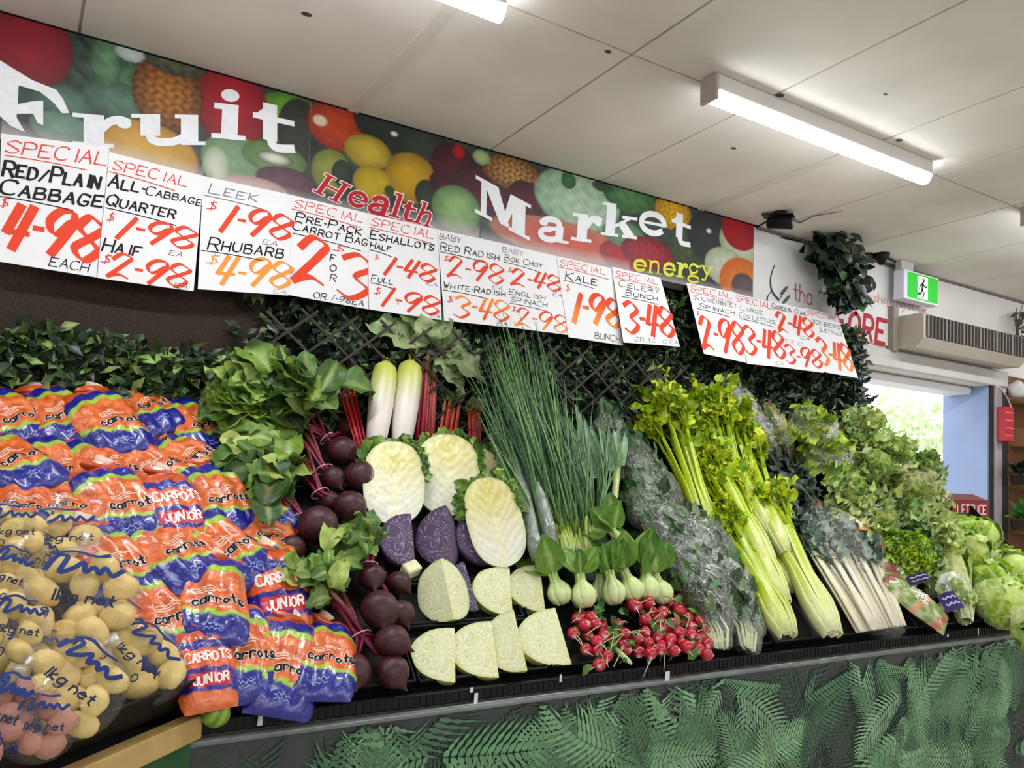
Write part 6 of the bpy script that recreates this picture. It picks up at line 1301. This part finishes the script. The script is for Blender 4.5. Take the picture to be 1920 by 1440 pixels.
# ---- lettuces
def lettuce(name, label, x, y, rpx, off, seed, cols, frill=.4, n=46, grp=None, flat=.8, cat='lettuce', L=1.0, upd=None, wrap=None, tagc=None):
    random.seed(seed); p = bpc(x, y, off); r = rpx*pm(p); t = thing(name, label, cat, p, grp); k = MB(); ax = (upd or (BN+V(-.1, -.2, .2))).normalized(); s_, d_, n_ = axes(ax, V(.1, -.3, 1))
    for i in range(n):
        f = (i+.5)/n; th = math.acos(1-1.35*f); a = i*2.39996; rd = (d_*math.cos(th)+(s_*math.cos(a)+n_*math.sin(a))*math.sin(th)).normalized(); c = jit(random.choice([C(z) for z in cols]), .16)
        b_ = p+rd*r*(.25 if L > .5 else random.uniform(.45, .62)); tang = (d_-rd*d_.dot(rd)); tang = tang.normalized() if tang.length > .01 else s_; ll = r*random.uniform(.7, 1.1)*L
        leaf(k, b_+rd*r*.15, rd*.85+tang*random.uniform(.1, .7)+rvec()*.25, tang-rd*.2+rvec()*.3, ll, ll*random.uniform(.5, .85), mix(c, C('#eaf0c4'), .6), c, curl=random.uniform(-.2, 1.3), fold=random.uniform(.1, .6), ruf=frill*1.2, seg=10, rib=C('#e6ecc0'), nc=3, rf=9, prof=prof_frill)
    o = k.build('leaves', M_LEAF, t); o['kind'] = 'stuff'
    if wrap:
        k = MB(); q = d_*r*.25; crumple_tube(k, [p-s_*r*1.15+q*.4, p-s_*r*.8+q, p+q*1.4, p+s_*r*.75+q, p+s_*r*1.2+q*.4], [r*z for z in (.3, .85, 1.0, .8, .2)], 22, .22, 14, seed, flat=.8, nrm=d_, sub=6); k.build('film_bag', film('lettuce_film', .05, (.98, .99, .98, 1), 40, .9, .14, .5), t)
    if tagc:
        k = MB(); lx, ly, lw, lh, lc = tagc; c = bp(lx, ly, off+.075); Z = (CAM-c).normalized()+BN; Z.normalize(); X = (BU-Z*BU.dot(Z)).normalized(); Y = Z.cross(X); w_, h_ = lw*pm(c), lh*pm(c); nn = 8; vs = [c+X*(w_*(i/nn-.5))+Y*(h_*(j/nn-.5))+Z*(.012*(1-(2*i/nn-1)**2)+.004*noise.noise(V(i*.7, j*.7, seed))) for j in range(nn+1) for i in range(nn+1)]
        k.add(vs, [(j*(nn+1)+i, j*(nn+1)+i+1, (j+1)*(nn+1)+i+1, (j+1)*(nn+1)+i) for j in range(nn) for i in range(nn)], [mix(C(lc), C(lc), 0)]*len(vs))
        LIFT[0] = Z
        for yy in (-.15, .2): ribbon(k, [(u/8*.7-.35, yy+.06*math.sin(u*2+seed)) for u in range(9)], lambda a, b_: c+X*(a*w_)+Y*(b_*h_)+Z*(.0135*(1-(2*a)**2)+.003), .09, C('#b9b6d6'))
        k.build('bag_label', M_GLOSS, t)
    return t
LG = ['#9db858', '#b7ca70', '#7d9c44', '#ccd892']; LY = ['#8fae2c', '#a9c23a', '#7a9a28', '#b9cc58']; LD = ['#6f9040', '#8aa653', '#577736']
LO = 'open leaf lettuces heaped by the doorway'
for i, q in enumerate((('leaf lettuce at the very top of the heap, against the hedge edge', 1610, 812, 42, .03, LG), ('leaf lettuce beside the top one, leaning to the hedge', 1575, 850, 40, .04, LD), ('leaf lettuce highest beside the bright doorway', 1662, 862, 42, .05, LG), ('leaf lettuce on the ridge of the heap, right under the parked car', 1715, 892, 42, .06, LD),
 ('leaf lettuce in the centre of the heap', 1618, 905, 50, .07, LG), ('leaf lettuce right of the heap centre with pale ribs', 1690, 938, 54, .09, ['#a6b46a', '#c3c692', '#8fa04e']), ('leaf lettuce below the heap centre, left of the purple tag', 1588, 938, 40, .06, LG), ('leaf lettuce at the doorway side beside the red carton', 1735, 955, 40, .08, ['#a9b878', '#c6c89a', '#94a856']),
 ('leaf lettuce under the ridge, above the frilly bag', 1690, 992, 46, .09, LD), ('leaf lettuce at the right foot of the heap beside the icebergs', 1745, 1010, 42, .1, LG), ('leaf lettuce behind the upright cos leaves', 1722, 1050, 34, .07, LD), ('leaf lettuce low on the heap left of the frilly bag', 1640, 1000, 36, .05, LG))): lettuce('leaf_lettuce', q[0], q[1], q[2], q[3], q[4]+.03, 700+i, q[5], .42, 40, LO)
BGp = 'lettuces in clear film bags'
lettuce('bagged_lettuce', 'bright green lettuce in a clear bag, topmost beside the hedge', 1515, 812, 42, .05, 721, LY, .5, 40, BGp, wrap=1)
lettuce('bagged_lettuce', 'bright green lettuce in a clear bag, just below the topmost bag', 1540, 868, 46, .07, 722, LY, .5, 44, BGp, wrap=1)
lettuce('bagged_lettuce', 'clear lettuce bag with a purple label, high on the heap', 1632, 985, 36, .06, 723, LG, .45, 36, BGp, wrap=1, tagc=(1648, 970, 34, 40, '#2a1b66'))
lettuce('bagged_lettuce', 'frilly yellow-green lettuce with a dark label under it', 1698, 1043, 46, .12, 724, ['#8fb81c', '#a9cc2c', '#7aa31c'], .7, 240, BGp, tagc=(1722, 1086, 44, 20, '#191542'), flat=.7, L=.42)
lettuce('bagged_lettuce', 'clear lettuce bag with a purple label at the front beside the cos', 1770, 1115, 38, .07, 725, LG, .45, 36, BGp, wrap=1, tagc=(1782, 1128, 36, 36, '#2a1b66'))
def saladbag(label, x, y, w_, h, ang, off, seed, patches):
    random.seed(seed); p = bp(x, y, off); a = rad(ang); X = BU*math.cos(a)+BV*math.sin(a); Y = -BU*math.sin(a)+BV*math.cos(a); m = pm(p); W_, H = w_*m/2, h*m/2/.75; t = thing('salad_bag', label, 'salad bag', mtx=frame(p, X, Y, BN), group='printed salad bags')
    k = MB(); nn = 16; S = lambda u, v: V(W_*u*(1-.12*abs(v)), H*v, .045*max(0, 1-abs(u)**2.4)**.5*max(0, 1-abs(v)**3)**.5+.004*noise.noise(V(u*4, v*4, seed)))
    for sg in (1, -.5):
        vs = []; cs = []
        for j in range(nn*2+1):
            for i in range(nn+1):
                u, v = -1+2*i/nn, -1+j/nn; q = S(u, v); vs.append(V(q.x, q.y, q.z*sg)); nz = noise.noise(V(u*3.5, v*5, seed)); c = mix(C('#8fa352'), C('#d8d8b4') if nz > 0 else C('#5f7a38'), min(1, abs(nz)*1.8))
                for v0, v1, pc in patches:
                    if v0 < v+.15*u < v1: c = mix(C(pc), c, .15+.3*(nz > .2))
                cs.append(c)
        k.add(vs, [(j*(nn+1)+i, j*(nn+1)+i+1, (j+1)*(nn+1)+i+1, (j+1)*(nn+1)+i) for j in range(nn*2) for i in range(nn)], cs)
    k.build('printed_bag', M_CARROTBAG, t, local=True)
    k = MB(); LIFT[0] = V(0, 0, 1)
    for yy in (.05, -.15): ribbon(k, [(u/8*.9-.45, yy+.04*math.sin(u*2.3+seed)) for u in range(9)], lambda a_, b_: S(a_, b_)+V(0, 0, .003), .06, C('#efeada'))
    k.build('scribble_logo', M_INK, t, smooth=False, local=True)
saladbag('printed salad bag with red stripe lying along the silverbeet leaves', 1640, 1020, 56, 150, 32, .08, 61, [(.55, .75, '#d9b35a'), (-.35, -.1, '#a8292f'), (.2, .35, '#d98f4a')])
saladbag('printed salad bag lowest at the front edge, beside the white stalks', 1712, 1128, 78, 105, 30, .07, 62, [(.7, .9, '#a33a4a'), (-.3, -.12, '#d9926a'), (-.95, -.75, '#b5443c')])
saladbag('printed salad bag with dark red top, tucked under the frilly lettuce', 1675, 1078, 60, 70, 30, .06, 63, [(-.1, .5, '#8c3345'), (.5, .7, '#d6d0c8')])
random.seed(9)
def cos(label, x0, y0, x1, y1, rpx, off, seed, n=11):
    random.seed(seed); b0 = bp(x0, y0, off); tp = steep(b0, x1, y1, 52); t = thing('cos_lettuce', label, 'lettuce', b0, 'upright cos lettuces'); d = tp-b0; s_, d_, n_ = axes(d, BN); r = rpx*pm(b0); k = MB()
    for i in range(n):
        a = 2*PI*i/n; rd = s_*math.cos(a)+n_*math.sin(a); c = jit(C(random.choice(['#9fb850', '#7d9c3c', '#b9c96c'])), .12); leaf(k, b0+rd*r*.35, d_+rd*.16, rd*-1+rvec()*.1, d.length*random.uniform(.85, 1.05), r*1.5, C('#e6e9c4'), c, curl=random.uniform(-.25, .1), fold=.35, ruf=.12, seg=10, nc=3, rib=C('#eef0d2'), prof=lambda q: .45+.55*math.sin(PI*min(1, q*.9+.05)) if q < .93 else .35)
    k.build('leaves', M_LEAF, t)
cos('cos lettuce heart at the front edge, pale base beside the last purple label', 1812, 1165, 1782, 1040, 26, .07, 731); cos('dark ribbed cos lettuce leaning behind the frilly lettuce', 1768, 1070, 1752, 985, 20, .1, 732, 8)
def iceberg(label, x, y, rpx, off, seed):
    random.seed(seed); p = bp(x, y, off); r = rpx*pm(p); t = thing('iceberg_lettuce', label, 'lettuce', p, 'iceberg lettuces at the stand end'); k = MB(); M = Matrix.Translation(p) @ Matrix.Rotation(random.uniform(0, 3), 4, rvec()) @ Matrix.Diagonal((r*.9, r*.88, r*.84, 1))
    ball(k, M, None, 20, 12, wob=.12, seed=seed, colf=lambda q: mix(C('#b0c96a'), C('#d9e4a4'), .5+.5*noise.noise(q*2))); k.build('heart', M_VEG, t); k = MB(); ax = (V(-.2, -.6, .8)+rvec()*.4).normalized(); s_, d_, n_ = axes(ax, V(1, 0, .2))
    for i in range(15):
        a = 2*PI*i/15*2+random.uniform(-.3, .3); th = (.95 if i % 2 else 1.5)+random.uniform(-.2, .2); b_ = p-d_*r*.9+(s_*math.cos(a)+n_*math.sin(a))*r*.3; rd = (s_*math.cos(a)+n_*math.sin(a)); c = jit(C(random.choice(['#a4c452', '#bcd472', '#8bb03e', '#cde08e'])), .1)
        # an outer leaf wraps the ball from its base upwards
        vs = []; cs = []; nn = 9; w_ = random.uniform(.55, .8)
        for u in range(nn+1):
            ph = PI*.93-u/nn*th*1.35
            for v in range(-4, 5):
                aa = a+v/4*w_*math.sin(max(.15, min(1, (u+1)/nn))*PI*.62); R = r*(.93+.012*(i % 4)+.05*(u/nn)**3*random.uniform(.2, 1.6)+.03*abs(math.sin(v*1.7))); vs.append(p+(d_*math.cos(ph)+(s_*math.cos(aa)+n_*math.sin(aa))*math.sin(ph))*R); cs.append(mix(C('#e9efc6'), c, min(1, .2+abs(v)/4*.35+u/nn*.6)) if v % 2 else mix(C('#f1f4dc'), c, u/nn*.55))
        k.add(vs, [(u*9+v, u*9+v+1, (u+1)*9+v+1, (u+1)*9+v) for u in range(nn) for v in range(8)], cs)
    for i in range(9):
        a = random.uniform(0, 6.3); th = random.uniform(.3, 1.9); rd = d_*math.cos(th)+(s_*math.cos(a)+n_*math.sin(a))*math.sin(th); tang = (d_-rd*d_.dot(rd)).normalized(); c = jit(C(random.choice(['#b4d060', '#c9dc84', '#94b844'])), .12)
        leaf(k, p+rd*r*.95-tang*r*.3, tang+rd*.12+rvec()*.3, rd+rvec()*.2, r*random.uniform(.5, .9), r*random.uniform(.5, .8), c, jit(c, .15), curl=random.uniform(.1, .6), fold=-.1, ruf=.3, seg=8, nc=3, rib=C('#e6eebc'), rf=9, prof=prof_frill)
    k.build('outer_leaves', M_LEAF, t)
for i, q in enumerate((('iceberg lettuce at the back, just below the red carton', 1795, 1005, 40, .08), ('iceberg lettuce at the back corner nearest the door jamb', 1840, 1005, 36, .06), ('iceberg lettuce left in the middle row of icebergs', 1818, 1036, 40, .13), ('iceberg lettuce at the photo edge in the middle row', 1905, 1072, 40, .12), ('iceberg lettuce low at the front, above the hanging leaf', 1880, 1128, 54, .12), ('iceberg lettuce between the cos heart and the front iceberg', 1848, 1088, 42, .1), ('iceberg lettuce behind the front one, half hidden', 1872, 1060, 34, .06), ('iceberg lettuce cut off by the photo edge at the front', 1935, 1125, 50, .09))): iceberg(*q, seed=740+i)
p = bp(1885, 1165, .09); k = MB(); leaf(k, p+V(0, -.0, .03), V(.05, -.35, -1), V(0, -1, .4), .17, .11, C('#8fa850'), C('#6a8238'), curl=-.2, fold=.5, ruf=.25, seg=9, nc=3, rib=C('#b9c47c')); o = k.build('hanging_leaf', M_LEAF, loc=p); tag(o, 'wilted lettuce leaf hanging over the front rail below the icebergs', 'leaf')
# green fruit at the corner between rail and carrots
p = CO+CE*.07+V(.0, .04, -.0); p = plpt(404, 1338, V(.43, -.93, .9), V(0, 1, 0)); k = MB(); M = Matrix.Translation(p) @ Matrix.Rotation(.5, 4, 'Y') @ Matrix.Diagonal((.034, .032, .031, 1)); ball(k, M, None, 20, 12, wob=.06, seed=4, colf=lambda q: mix(C('#5f7d3c'), C('#a3b86a'), .5+.5*math.sin(q.x*9+2*q.y))); o = k.build('green_tomato', M_VEG, loc=p); tag(o, 'round pale-striped green fruit at the end of the timber rail', 'fruit')
